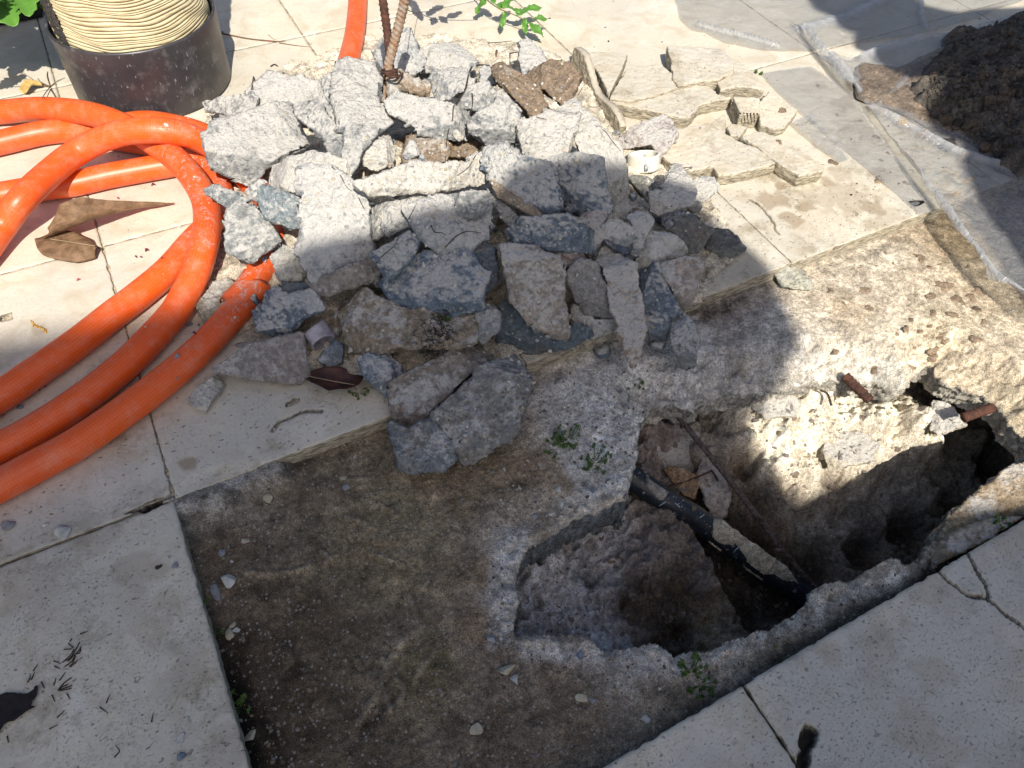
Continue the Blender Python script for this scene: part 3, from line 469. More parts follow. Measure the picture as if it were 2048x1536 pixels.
    ob=mesh(name,V,fq,mat or CONC,col=cl); SOL.append((Wd,fq.tolist() if isinstance(fq,np.ndarray) else fq)); ob.location=oo
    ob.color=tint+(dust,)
    if parent is None: tag(ob,label,cat,group)
    return ob
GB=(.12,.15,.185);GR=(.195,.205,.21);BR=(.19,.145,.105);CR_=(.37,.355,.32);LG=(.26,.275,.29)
A=chunk
# back row
A('C2','960,740 980,640 1060,590 1120,640 1130,760 1130,850 1020,800 965,790','small pale blue chunk left of the big upright chunk by the hose end',.01,tint=LG)
A('C2','1400,330 1430,280 1600,240 1700,220 1750,260 1750,400 1830,420 1800,520 1600,600 1450,520 1400,430','smooth grey chunk standing right behind the two rusty bars',.03,tint=LG)
A('C3','170,420 300,350 410,315 480,330 520,380 620,470 610,540 550,600 400,620 200,560 100,520 90,450','dusty white chunk at the back edge, right of the rusty bars',.01,tint=LG,dust=.7)
A('C3','975,500 980,340 1010,315 1060,330 1120,400 1160,400 1220,480 1200,560 1080,560 1010,580','pointed grey cone chunk behind the two brown chunks',.02,tint=LG,T=.04)
A('C2','420,740 480,620 540,560 640,590 740,640 860,630 990,690 1020,820 990,920 800,960 720,900 560,930 470,900 400,830','powder covered chunk above the largest left chunk, beside the tub',.03,tint=LG,dust=.75)
A('C2','20,850 60,835 200,790 420,760 480,800 440,900 350,990 290,960 160,920 60,905','flat pointed sliver touching the dark tub',.03,T=.014,tint=GR,facets=1)
A('C2','1000,850 1110,860 1150,1000 1200,1090 1190,1160 1080,1010 1005,930','white dusty wedge left of the big upright chunk',.01,tint=LG,dust=.8)
A('C2','30,1180 110,1000 215,965 350,960 470,870 640,820 720,800 790,960 830,1060 860,1180 870,1210 740,1240 660,1290 560,1350 480,1380 350,1420 220,1370 100,1290 40,1250','large flat grey chunk resting on the orange hose at the left',.035,tint=GR,dust=.55,facets=2)
A('C2','750,840 830,820 930,830 1015,860 1010,910 1080,980 1190,1140 1170,1180 1050,1160 940,1070 830,1000 790,930','grey slanting slab leaning on the large left chunk',.05,tint=GR,dust=.45)
A('C3','240,600 330,550 430,520 550,570 560,650 640,640 560,730 400,770 290,740','light blue chunk with a hairline crack behind the rust clump',.03,tint=LG,dust=.45)
A('C3','660,560 740,520 790,570 810,660 740,700 650,690','small blue grey chunk left of the two brown chunks',.03,tint=GB)
A('C3','0,760 120,780 260,820 400,860 560,900 575,1080 480,1105 330,1110 230,1120 150,1070 70,990 -90,940 -140,840','wide dusty chunk overhanging the dark hollow under the rusty bars',.035,tint=GR,dust=.6)
A('C2','1090,560 1150,510 1280,500 1410,510 1455,560 1480,640 1460,740 1450,850 1540,930 1520,1020 1440,1110 1330,1170 1290,1300 1230,1370 1180,1340 1190,1230 1200,1140 1180,1070 1130,960 1110,830 1085,700','tall upright chunk with a brown hollow, left of the rusty bars',.05,tint=GR,dust=.5,facets=2)
A('C3','480,830 560,720 680,670 760,690 800,800 800,860 720,910 660,915 580,880 480,880','grey boat shaped chunk between rust clump and brown chunks',.05,tint=GR,dust=.4)
A('C3','570,990 640,920 760,850 830,740 900,800 980,900 1010,1000 960,1060 970,1140 900,1160 860,1200 740,1180 640,1110 570,1060','speckled grey chunk below the boat shaped one',.035,tint=GR,dust=.55)
A('C3','1380,830 1440,780 1550,850 1600,980 1610,1020 1700,1100 1790,1200 1830,1300 1900,1500 1990,1640 1960,1720 1870,1800 1740,1790 1700,1620 1600,1400 1460,1250','long pale slab sloping down the right flank of the pile',.015,tint=CR_,dust=.7,T=.05)
A('C3','770,560 790,470 830,455 960,510 1010,580 1090,680 1130,760 1200,830 1220,900 1180,960 1080,950 1020,880 900,740 860,700 780,620','brown earthy chunk, left of the brown pair at the top',.055,tint=BR,dust=.05,name='earth_clod',cat='clod',group='brown earth clods on the pile')
A('C3','1005,590 1080,520 1160,480 1300,495 1390,540 1470,590 1460,650 1390,800 1340,840 1260,800 1180,730 1090,700 1060,640','brown earthy chunk, right of the brown pair at the top',.07,tint=BR,dust=.05,name='earth_clod',cat='clod',group='brown earth clods on the pile')
A('C3','970,1030 1040,980 1200,970 1230,880 1340,860 1420,880 1455,960 1440,1080 1350,1290 1280,1320 1150,1290 1000,1230 985,1150','cream smooth faced chunk below the brown pair',.04,tint=CR_,dust=.5)
# middle
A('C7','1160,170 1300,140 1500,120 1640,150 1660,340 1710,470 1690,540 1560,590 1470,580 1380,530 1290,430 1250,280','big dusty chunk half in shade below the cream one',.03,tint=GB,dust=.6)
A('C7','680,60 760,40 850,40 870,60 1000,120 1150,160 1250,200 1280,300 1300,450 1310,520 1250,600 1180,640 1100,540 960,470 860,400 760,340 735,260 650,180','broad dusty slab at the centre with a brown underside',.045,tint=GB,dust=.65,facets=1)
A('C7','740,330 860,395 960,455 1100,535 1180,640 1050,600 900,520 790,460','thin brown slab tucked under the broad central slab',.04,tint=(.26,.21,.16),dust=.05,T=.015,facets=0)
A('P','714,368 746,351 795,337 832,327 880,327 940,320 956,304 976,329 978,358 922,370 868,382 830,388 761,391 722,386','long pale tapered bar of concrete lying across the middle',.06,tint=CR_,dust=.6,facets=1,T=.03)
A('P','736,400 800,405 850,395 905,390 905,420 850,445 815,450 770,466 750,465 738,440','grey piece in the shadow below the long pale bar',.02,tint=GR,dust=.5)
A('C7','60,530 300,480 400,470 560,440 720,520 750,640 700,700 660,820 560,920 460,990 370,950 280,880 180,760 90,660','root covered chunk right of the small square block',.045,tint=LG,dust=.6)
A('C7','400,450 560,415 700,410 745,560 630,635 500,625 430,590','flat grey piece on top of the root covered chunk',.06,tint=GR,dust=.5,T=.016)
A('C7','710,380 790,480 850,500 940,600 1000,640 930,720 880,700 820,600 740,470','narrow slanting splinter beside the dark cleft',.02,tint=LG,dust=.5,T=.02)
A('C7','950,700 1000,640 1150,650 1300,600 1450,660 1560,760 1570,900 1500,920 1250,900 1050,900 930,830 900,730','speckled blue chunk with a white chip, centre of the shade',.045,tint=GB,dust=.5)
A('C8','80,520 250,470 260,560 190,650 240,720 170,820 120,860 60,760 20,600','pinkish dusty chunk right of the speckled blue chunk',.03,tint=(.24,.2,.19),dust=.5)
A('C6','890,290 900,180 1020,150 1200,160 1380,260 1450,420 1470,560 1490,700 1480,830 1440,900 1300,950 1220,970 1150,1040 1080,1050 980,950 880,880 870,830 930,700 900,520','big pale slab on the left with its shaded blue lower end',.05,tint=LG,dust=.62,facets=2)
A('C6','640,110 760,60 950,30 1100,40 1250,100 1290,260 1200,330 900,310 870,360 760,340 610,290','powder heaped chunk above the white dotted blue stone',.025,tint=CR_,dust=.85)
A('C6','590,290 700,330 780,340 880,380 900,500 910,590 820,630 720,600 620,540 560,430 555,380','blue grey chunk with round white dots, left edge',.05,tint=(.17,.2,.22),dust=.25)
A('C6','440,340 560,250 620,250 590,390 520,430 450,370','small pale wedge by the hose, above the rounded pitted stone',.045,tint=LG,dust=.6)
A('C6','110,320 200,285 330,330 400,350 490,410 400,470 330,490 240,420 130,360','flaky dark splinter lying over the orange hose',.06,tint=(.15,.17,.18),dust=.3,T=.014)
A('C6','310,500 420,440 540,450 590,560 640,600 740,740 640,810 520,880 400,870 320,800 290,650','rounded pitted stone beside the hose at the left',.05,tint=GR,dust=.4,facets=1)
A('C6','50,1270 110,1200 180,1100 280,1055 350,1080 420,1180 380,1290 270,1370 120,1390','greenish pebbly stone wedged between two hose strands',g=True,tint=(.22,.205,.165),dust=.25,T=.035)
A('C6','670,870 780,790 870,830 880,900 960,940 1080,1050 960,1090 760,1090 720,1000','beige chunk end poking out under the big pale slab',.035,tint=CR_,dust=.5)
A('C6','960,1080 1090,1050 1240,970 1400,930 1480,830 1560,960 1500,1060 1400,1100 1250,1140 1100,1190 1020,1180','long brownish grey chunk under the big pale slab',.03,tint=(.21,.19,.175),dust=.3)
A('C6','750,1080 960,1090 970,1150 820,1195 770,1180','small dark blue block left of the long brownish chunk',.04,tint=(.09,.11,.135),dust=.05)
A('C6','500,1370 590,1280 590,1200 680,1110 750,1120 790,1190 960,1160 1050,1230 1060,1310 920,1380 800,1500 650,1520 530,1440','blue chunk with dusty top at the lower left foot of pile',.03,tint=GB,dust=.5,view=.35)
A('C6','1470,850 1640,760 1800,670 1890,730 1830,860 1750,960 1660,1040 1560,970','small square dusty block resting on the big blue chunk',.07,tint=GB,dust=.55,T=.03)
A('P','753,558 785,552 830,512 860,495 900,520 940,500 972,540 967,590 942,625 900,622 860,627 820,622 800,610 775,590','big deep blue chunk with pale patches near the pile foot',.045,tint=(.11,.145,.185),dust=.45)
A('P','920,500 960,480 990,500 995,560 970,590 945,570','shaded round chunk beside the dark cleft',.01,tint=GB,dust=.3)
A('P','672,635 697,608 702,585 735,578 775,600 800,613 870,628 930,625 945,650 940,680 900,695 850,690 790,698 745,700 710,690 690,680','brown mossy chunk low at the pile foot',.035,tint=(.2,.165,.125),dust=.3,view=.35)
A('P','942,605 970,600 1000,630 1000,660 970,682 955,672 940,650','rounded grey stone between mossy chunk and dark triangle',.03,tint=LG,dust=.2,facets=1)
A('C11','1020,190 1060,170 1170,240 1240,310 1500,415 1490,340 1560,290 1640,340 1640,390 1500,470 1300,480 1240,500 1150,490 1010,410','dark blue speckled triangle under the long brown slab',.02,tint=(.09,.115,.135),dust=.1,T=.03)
A('P','1010,493 1030,483 1060,500 1103,505 1130,550 1124,595 1135,640 1139,682 1110,672 1080,660 1050,630 1025,610 1015,560 1005,520','long brown and white slab standing on the dark triangle',.055,tint=(.25,.225,.20),dust=.45,facets=1)
A('P','1085,500 1160,495 1168,515 1150,535 1135,537 1115,525','small crumbly pink chunk under the speckled blue chunk',.03,tint=(.25,.2,.18),dust=.4)
A('C7','1390,1080 1480,980 1600,1010 1650,1120 1720,1280 1790,1450 1600,1470 1500,1400 1430,1300 1380,1150','smooth grey flat block left of the long spear',.035,tint=(.22,.215,.21),dust=.15,facets=1)
A('C11','1480,330 1520,160 1600,200 1680,270 1830,270 1850,330 1700,380 1640,400','pale powdery chunk below the smooth grey block',.005,tint=LG,dust=.8)
A('P','1202,500 1220,490 1255,508 1272,535 1282,590 1289,640 1286,690 1272,720 1258,715 1245,680 1232,640 1218,590 1208,545','long rusty stained spear of concrete standing on its tip',.065,tint=(.24,.19,.155),dust=.6,facets=1,T=.035)
A('C8','500,900 560,870 700,980 760,1120 830,1250 870,1340 780,1370 760,1520 700,1570 610,1560 560,1300 540,1130 490,980','blue speckled block right of the spear',.03,tint=GB,dust=.35)
A('C8','740,930 900,880 1060,890 1050,960 1020,1050 980,1220 940,1330 890,1310 800,1150 740,1020','pink grey wedge pointing down on the slab edge',.045,tint=(.27,.24,.22),dust=.4)
A('C8','560,760 640,650 850,720 930,830 850,860 720,900 640,900 550,860','cream topped chunk with dark end above the pink wedge',.03,tint=CR_,dust=.55)
A('C8','720,570 740,510 860,480 960,520 1060,620 1130,650 1060,760 1000,830 940,830 840,700 760,640','long dark pebbly chunk lying on the paving at the right',.02,tint=(.15,.155,.15),dust=.15)
A('C8','1080,720 1130,650 1260,655 1390,740 1390,790 1340,850 1240,860 1120,820 1060,790','dark pebbly chunk, rightmost of the shaded ones on the paving',g=True,tint=(.13,.135,.13),dust=.1,T=.03)
A('C8','620,430 600,340 700,330 760,200 840,60 900,90 930,180 960,260 1000,330 960,440 880,450 830,480 700,460','upright dusty cone left of its twin near the white pipe',.03,tint=CR_,dust=.8)
A('C8','960,260 1050,200 1140,210 1190,270 1130,360 1000,440 930,430','dusty round stone right of the dusty cone',.02,tint=CR_,dust=.75)
A('C8','460,160 500,125 620,150 740,230 700,290 640,330 580,310 500,220','small dark grained stone below the white pipe piece',g=True,tint=(.18,.18,.165),dust=.15,T=.04,zc=.06)
A('C8','440,560 530,500 640,560 620,640 560,760 540,860 490,830 480,640','grey chunk left of the cream topped chunk',.03,tint=LG,dust=.5)
A('C8','200,640 280,570 420,600 480,650 460,740 430,790 330,780 230,720','small square dusty chunk above the spear',.045,tint=LG,dust=.6)
A('C8','230,730 330,780 430,800 460,850 400,850 280,790','thin dark blue sliver under the small square chunk',.035,tint=(.08,.10,.13),dust=.05,T=.012)
A('C8','440,520 470,480 560,470 640,560 600,600 520,520','dusty brown lump beside the shadow edge',.02,tint=BR,dust=.4)
A('D2','1740,1090 1760,940 1860,930 1950,970 2000,1080 2040,1200 1990,1400 1860,1450 1800,1330 1740,1150','grey pebbly finger at the right foot of the pile',.03,tint=GR,dust=.45)
A('D2','1520,1210 1600,1190 1680,1210 1660,1270 1560,1270','small blue stone at the foot of the speckled block',g=True,tint=GB,dust=.3,T=.02)
A('C2','1650,1250 1700,1100 1900,1090 2030,1150 2030,1300 1850,1370 1700,1370','shaded chunk inside the hollow under the rusty bars',-.005,tint=BR,dust=.2)
A('C3','130,1150 300,1130 560,1110 700,1190 600,1260 400,1270 230,1230','brown chunk at the back of the dark hollow',-.02,tint=BR,dust=.05)
A('C2','1020,1180 1060,1140 1180,1160 1200,1240 1170,1310 1090,1290','small chunk with a rusty hollow below the slanting slab',.03,tint=GR,dust=.4)
A('C2','1360,1200 1440,1110 1560,1080 1600,1200 1590,1330 1450,1360 1340,1330','white and brown chunk below the upright chunk',.02,tint=CR_,dust=.6)
A('C10','200,730 330,640 470,540 790,460 900,440 940,600 960,790 900,840 700,830 450,790 240,760','concrete wedge with a smooth flat face on the paving',g=True,tint=(.22,.20,.19),dust=.15,T=.05,view=1.3,amp=.35,facets=0,zc=.035,jag=.6)
A('C10','0,950 60,880 220,770 268,830 220,930 120,1070 0,1010','small cream shard by the hose, left of the wedge',g=True,tint=CR_,dust=.2,T=.022,amp=.5)
A('C10','1050,640 1180,480 1250,520 1245,680 1150,700 1060,665','blue stone behind the cut grey pipe',g=True,tint=(.12,.15,.18),dust=.2,T=.04)
A('C11','60,530 230,465 310,520 350,640 280,720 250,780 200,750 100,640','small blue block standing next to the dry red leaf',g=True,tint=(.12,.155,.19),dust=.35,T=.045,view=.7)
A('C4','575,1110 640,1060 850,980 940,950 1010,1010 1025,1090 980,1210 890,1260 820,1180 700,1180 600,1160','lavender grey stone behind the short white pipe',g=True,tint=(.32,.29,.28),dust=.4,T=.05,zc=.05)
A('C9','190,740 240,700 350,680 440,740 470,830 330,845 240,830','flat greenish stone lying on the screed at the slab edge',g=True,tint=(.3,.3,.25),dust=.2,T=.014,zc=-.012,amp=.5)
A('D7','410,300 470,275 640,260 720,300 700,380 520,400 450,350','pale boulder stuck in the sunlit wall of the pit',g=True,tint=(.4,.37,.3),dust=.6,T=.06,zc=-.12,group='stones in the pit')
A('D7','890,520 960,470 1100,500 1180,560 1130,660 900,700 860,600','rounded boulder low in the sunlit wall of the pit',g=True,tint=(.42,.38,.3),dust=.6,T=.06,zc=-.175,group='stones in the pit')
A('D5','370,640 440,620 560,660 630,700 640,800 600,880 530,860 450,760','orange brown stone between pipe and long bar in the pit',g=True,tint=(.30,.20,.115),dust=.05,T=.05,zc=-.19,group='stones in the pit')
A('D5','700,520 740,560 800,650 870,760 890,900 880,1030 760,1030 700,900 640,740 650,620','flat pinkish stone leaning beside the long rusty bar in the pit',g=True,tint=(.36,.31,.27),dust=.15,T=.03,zc=-.20,group='stones in the pit',facets=1)
A('D7','1510,300 1600,320 1690,420 1700,440 1560,500 1500,460','square pale block under the right rusty stub in the pit',g=True,tint=(.5,.47,.4),dust=.6,T=.06,zc=-.13,group='stones in the pit',facets=1)
PG_='stones in the pit'
A('D5','140,260 380,190 600,260 690,440 650,600 480,640 300,600 130,500','pinkish rough stone in the upper left wall of the pit',g=True,tint=(.30,.26,.25),dust=.6,T=.07,zc=-.185,group=PG_,view=.9)
A('D7','1545,1085 1600,1000 1700,930 1800,860 1880,790 1930,715 1990,695 2060,690 2200,640 2200,800 2048,870 1900,960 1720,1070 1600,1110','big brown rock forming the near right rim of the hole',g=True,tint=(.27,.21,.14),dust=.25,T=.08,zc=-.022,group='rocks on the rim',view=.4,amp=.8)
A('D7','1440,1260 1500,1180 1640,1080 1840,1010 1960,990 2040,985 1800,1140 1600,1240 1480,1290','low brown ledge between the rim rock and the cracked slab',g=True,tint=(.25,.205,.15),dust=.35,T=.05,zc=-.018,group='rocks on the rim',view=.2,amp=.8)
# cracked boulder in front: one thing, three fragments
bo=empty('cracked_boulder',gp(880,830,.0),'cracked concrete boulder in three pieces at the front of the pile','boulder')
for s,z_,tn in [('270,750 290,690 450,600 600,540 700,470 850,430 990,490 860,610 700,752 605,825 545,915 495,955 400,995 310,955 280,850',.062,(.2,.175,.15)),
              ('565,905 625,855 805,702 995,515 1150,520 1200,620 1240,720 1160,900 1150,1000 1060,1110 950,1120 930,1180 850,1220 760,1210 724,1150 644,1060 604,985',.066,(.18,.175,.165)),
              ('265,965 310,978 400,1008 505,965 550,930 606,1005 694,1125 712,1225 640,1270 420,1310 340,1270 320,1170 270,1050',.058,(.15,.165,.175))]:
    f=chunk('C11',s,'',g=True,T=.075,tint=tn,dust=.2,zc=z_-.025,parent=bo,name='fragment',facets=1,view=.9,jag=.5); adopt(bo,f); f.matrix_parent_inverse=Matrix.Translation(-Vector(bo.location))
# ---------------------------------------------------------------- broken travertine pieces
def tile(c,s,label,z,T=.028,tilt=(0,0),**kw):
    return chunk(c,s,label,g=True,zc=z,T=T*1.15,tilt=tilt,view=0.,amp=.5,flat=True,name='tile_fragment',cat='tile piece',group='broken travertine tile pieces',mat=TRAV,facets=0,vox=.0028,**kw)
tile('C4','490,830 720,800 1080,690 1300,700 1370,770 1500,800 1240,850 1150,950 1060,960 880,920 700,880','long tile piece under the triangular one',.03,T=.03)
tile('C4','290,400 420,395 640,410 600,520 530,660 490,740 420,600','ragged tile piece left behind the triangular one',.045,T=.03)
tile('C4','500,725 530,660 640,480 930,440 1110,612 900,690 700,740','triangular tile piece with a dark spot, on top of the others',.062,T=.03)
tile('C4','1340,600 1540,500 1680,600 1755,740 1650,720 1520,710 1400,740','tile piece below the topmost square one, right side',.034,T=.032)
tile('C4','985,265 1200,270 1450,290 1540,400 1530,490 1400,540 1250,550 1080,590 1040,550','thick tile piece lying highest at the back of the heap',.075,T=.034)
RIB=tile('C4','1500,790 1720,800 1715,920 1560,930','small ribbed tile offcut with dark grooves',.04,T=.036)
tile('C4','1700,850 1800,750 2030,900 1930,1030 1840,1060 1720,1010','tile piece touching the plastic sheet corner',.022,T=.02)
tile('C4','900,1250 1030,1060 1300,1010 1560,1160 1700,1210 1850,1335 1640,1390 1380,1440 1330,1360 1150,1400 980,1330','wide tile piece with a small black hole in it',.03,T=.028)
tile('C4','1560,1120 1720,1070 1860,1120 2080,1240 2240,1360 2230,1400 2040,1440 1860,1330 1700,1200','tile piece at the lower right of the tile heap',.03,T=.028)
tile('C4','1320,1000 1430,920 1450,980 1440,1100','small sharp tile shard under the ribbed offcut',.02,T=.012)
tile('C4','1450,1040 1500,1010 1620,1040 1560,1110 1480,1110','crumbly tile crumb below the ribbed offcut',.014,T=.014)
# slab standing on edge
A_=surf(1147,88,.0); 
def edge_slab():
    a=gp(1149,92,.045)[:2]; b=gp(1241,262,.02)[:2]; d=b-a; L=np.linalg.norm(d); d/=L; nn=np.array([-d[1],d[0]])
    P,Q,_=grid(0,L,0,.055,.003); s_=P[:,0]/L; top=.055*(.75+.25*np.sin(s_*9))*(1-.35*s_); z=P[:,1]/.055*top
    th=.008; w=fbm(np.c_[P*60,P[:,0]*0],3)*.003; F1=np.c_[a+P[:,[0]]*d+(nn*th)+(w[:,None]*nn)+nn*(.2*z[:,None]),z]; F2=np.c_[a+P[:,[0]]*d-(nn*th)+(w[:,None]*nn)+nn*(.2*z[:,None]),z]
    n=len(P);nx=int(round(L/.003))+1;ny=n//nx; i=np.arange(n).reshape(ny,nx); lp=np.r_[i[0,:],i[1:,-1],i[-1,-2::-1],i[-2:0:-1,0]]
    Qs=np.vstack([Q[:,::-1],Q+n,np.stack([lp,lp+n,np.roll(lp,-1)+n,np.roll(lp,-1)],-1)[:,::-1]])
    c_=np.zeros((2*n,3)); c_[:,0]=.35; tag(mesh('tile_fragment',np.vstack([F1,F2]),Qs,TRAV,col=c_,solid=True),'narrow strip of tile standing on its edge left of the tile heap','tile piece','broken travertine tile pieces')
edge_slab()
# ---------------------------------------------------------------- orange hose (one coil, several turns)
def hz(c,s): return np.array([gp(p[0],p[1],p[2]) for p in K(c,s)])
HR=.0245
strands=[
 np.vstack([hz('H1','-900,260,.026 -450,200,.026 0,152,.03 300,130,.05 600,160,.075 850,245,.085 1060,370,.07 1210,480,.072 1330,620,.075 1400,760,.07 1415,900,.068 1395,1050,.066 1335,1250,.05 1240,1440,.034'),hz('H2','1085,280,.027 850,530,.026 600,740,.026 300,945,.026 0,1110,.026 -400,1270,.026 -900,1440,.026')]),
 np.vstack([hz('H1','-900,560,.026 -400,450,.026 0,360,.026 300,292,.026 520,282,.026 760,325,.026 1000,365,.027 1250,405,.026 1400,500,.026 1490,640,.026 1500,800,.026 1420,930,.027 1300,1060,.027 1150,1230,.026 950,1400,.026 770,1536,.026'),hz('H2','500,430,.026 200,640,.026 0,775,.026 -400,1010,.026 -900,1240,.026')]),
 np.vstack([hz('H1','-700,1700,.026 -250,1280,.026 0,950,.04 150,750,.074 350,560,.078 550,410,.080 800,300,.110 1050,275,.118 1250,300,.105 1420,370,.075 1560,470,.045 1700,620,.027 1850,780,.026 1930,920,.026 1920,1030,.026 1830,1150,.03 1700,1350,.03 1600,1460,.028'),hz('H2','1640,90,.028 1500,245,.027 1300,460,.026 1050,680,.026 800,870,.026 500,1075,.026 200,1240,.026 0,1345,.026 -400,1530,.026 -800,1700,.026')]),
 hz('H1','-600,800,.026 -200,745,.026 0,718,.026 250,675,.026 500,640,.026 750,585,.026 1000,540,.026 1200,505,.026 1400,470,.026 1600,440,.026'),
 hz('H1','700,290,.026 850,240,.026 1000,222,.028 1150,238,.03 1350,290,.03 1500,370,.03 1650,470,.03'),
 hz('P','730,-260,.026 722,-130,.026 717,-30,.026 713,40,.026 705,90,.026 690,140,.026 660,200,.026')]
parts=[];dustc=[]
for k,s in enumerate(strands):
    p=catmull(s,14); V_,F_,UV_=tube(p,HR,24); parts.append((V_,F_,UV_)); q=np.array([RC.T@(v-EYE) for v in V_]); X=CX+F*q[:,0]/-q[:,2]; Y=CY-F*q[:,1]/-q[:,2]
    dd=np.clip(1.25-np.hypot((X-400)/110,(Y-370)/150),0,1)+np.clip(1.3-np.hypot((X-500)/70,(Y-600)/110),0,1); dustc.append(np.clip(dd,0,1) if k<3 else dd*0)
V_,F_,U_=join(parts); d_=np.concatenate(dustc); tag(mesh('garden_hose',V_,F_,HOSE,uv=U_,col=np.c_[d_,d_,d_],solid=True),'thick orange braided hose coiled on the paving beside the rubble','hose')
# ---------------------------------------------------------------- dark tub with cream wound core
TUB=NT('dark_tub',.32,.55); n_=TUB.noise(9,5,.6,TUB.scale((1,1,.35))); c_=TUB.mix(TUB.ramp(n_,.35,.65),(.034,.034,.038),(.05,.042,.047)); scr=TUB.ramp(TUB.noise(260,2,.5,TUB.scale((1,1,.25),rot=(.6,.3,.2))),.66,.74); c_=TUB.mix(TUB.math('MULTIPLY',scr,.5),c_,(.4,.4,.42))
du=TUB.ramp(TUB.noise(30,5,.7),.5,.8); c_=TUB.mix(TUB.math('MULTIPLY',du,.28),c_,(.42,.41,.4)); TUB.col(c_); TUB.put(TUB.b.inputs['Roughness'],TUB.ramp(n_,.3,.7,.28,.5)); TUB.bump((n_,.2,.003),(scr,.3,.0006)); 
CORD=NT('cream_cord',.6,.35); s_=CORD.n('SeparateXYZ'); CORD.l(CORD.pos,s_.inputs[0]); nb=CORD.noise(40,3,.5,CORD.scale((1,1,5))); CORD.col(CORD.mix(CORD.ramp(nb,.3,.7),(.64,.56,.36),(.50,.42,.25))); CORD.bump((nb,.4,.003))
def lathe(prof,c,n=128,wob=None):
    th=np.linspace(0,2*np.pi,n,endpoint=False); V=[]
    for k,(r,z) in enumerate(prof):
        rr=r+(wob(th,z) if wob else 0); V.append(np.c_[c[0]+rr*np.cos(th),c[1]+rr*np.sin(th),np.full(n,z)+ (0)])
    m=len(prof); i=np.arange(m-1)[:,None]*n; j=np.arange(n)[None]; Q=np.stack([i+j,i+(j+1)%n,i+n+(j+1)%n,i+n+j],-1).reshape(-1,4); return np.vstack(V),Q
tc=np.array([.06,1.84]); TR=.1705; TH=.163
tub=empty('plastic_tub',(tc[0],tc[1],0),'dark plastic tub holding a cream wound core behind the hose','tub')
V_,Q_=lathe([(0,.004),(TR*.97,.001),(TR,.006),(TR,.05),(TR+.002,.12),(TR+.004,TH-.004),(TR+.003,TH),(TR-.001,TH+.001),(TR-.003,TH-.003),(TR-.004,.01)],tc); adopt(tub,mesh('tub_wall',V_,Q_,TUB.m,solid=True))
pr=[]; z=.02
while z<.62:
    h=.0072*(1+.35*math.sin(z*311)+.2*math.sin(z*97)); 
    for t in (0,.2,.4,.6,.8): pr.append((TR-.0135+.0022*math.sin(math.pi*t)**.6-(.0022 if t==0 else 0),z+h*t))
    z+=h
wob=lambda th,z:.0016*np.sin(th*5+z*60)+.0012*np.sin(th*11+z*140)
V_,Q_=lathe(pr,tc,160,wob); th=np.arctan2(V_[:,1]-tc[1],V_[:,0]-tc[0]); V_[:,2]+=.006*np.sin(th*2+1.2)+.0025*np.sin(th*7+V_[:,2]*40); adopt(tub,mesh('wound_core',V_,Q_,CORD.m))
BLK=mat_simple('black_fibre',(.02,.018,.018),.9,sc=200,bump=.8,c2=(.10,.09,.085))
g_=[(TR-.012+.006*math.sin(a*1.),a) for a in np.linspace(2.85,3.65,16)]; Vb=[];nb_=24
for zz in np.linspace(.14,.6,60):
    for r_,a_ in g_: Vb.append((tc[0]+(TR-.0095+.002*math.sin(zz*400+a_*30))*math.cos(a_),tc[1]+(TR-.0095+.002*math.sin(zz*400))*math.sin(a_),zz))
i=np.arange(60*16).reshape(60,16); Qb=np.stack([i[:-1,:-1],i[:-1,1:],i[1:,1:],i[1:,:-1]],-1).reshape(-1,4); adopt(tub,mesh('black_wrap',np.array(Vb),Qb,BLK))
# ---------------------------------------------------------------- rebars and wire on the pile
def rib(pitch,amp): return lambda L,th: 1+amp*np.maximum(np.sin(2*math.pi*L/pitch+th*2),0)**2
def spath(pts,n=10): return catmull(np.array(pts),n)
def pt(x,y,z): return gp(x,y,z)
def fine(p,step=.0016):
    L=np.r_[0,np.cumsum(np.linalg.norm(np.diff(p,axis=0),axis=1))]; t=np.arange(0,L[-1],step); return np.c_[[np.interp(t,L,p[:,k]) for k in range(3)]].T
def rod(name,pts,r,mat,label=None,cat=None,group=None,ribp=.009,amp=.22,parent=None,bumpy=0.,kind=None,ns=14,step=.0016):
    p=fine(spath(pts),step); V_,F_,_=tube(p,r,ns,rf=rib(ribp,amp) if amp else None)
    if bumpy: 
        n=fbm(V_*130,3); c=np.repeat(p,ns,0); c=np.vstack([c])[:len(V_)]; V_=c+(V_-c)*(1+bumpy*n)[:,None]
    o=mesh(name,V_,F_,mat,solid=True)
    if parent is not None: adopt(parent,o)
    else: tag(o,label,cat,group,kind)
    return o
rod('rebar',[pt(767,206,.17),pt(772,165,.20),pt(777,130,.23),pt(790,80,.275),pt(803,30,.32),pt(816,-25,.37)],.0082,RUSTDUST,'dusty ribbed steel bar rising from the pile, leaning right','steel bar','twisted pair of rusty bars',bumpy=.1)
rod('rebar',[pt(781,190,.17),pt(780,150,.20),pt(779,110,.235),pt(774,60,.27),pt(767,10,.31),pt(762,-30,.34)],.0075,RUST,'darker rusty steel bar crossing behind the dusty ribbed one','steel bar','twisted pair of rusty bars',bumpy=.06)
w_=[]; 
for k in range(40):
    t=k/39*5*math.pi; w_.append(pt(777+17*math.cos(t)+k*.35,140+5*math.sin(t)+k*.25,.235+.012*math.sin(t)))
rod('tie_wire',w_,.0022,RUST,'rusty binding wire knotted round the crossing of the bars','wire',amp=0,step=.003,ns=8)
rod('concrete_stub',[pt(786,163,.215),pt(789,195,.20),pt(794,232,.185)],.0145,CONC,'finger of concrete hanging from the wire knot','rubble','crusts of concrete on the bars',amp=0,bumpy=.35).color=(.27,.25,.21,.5)
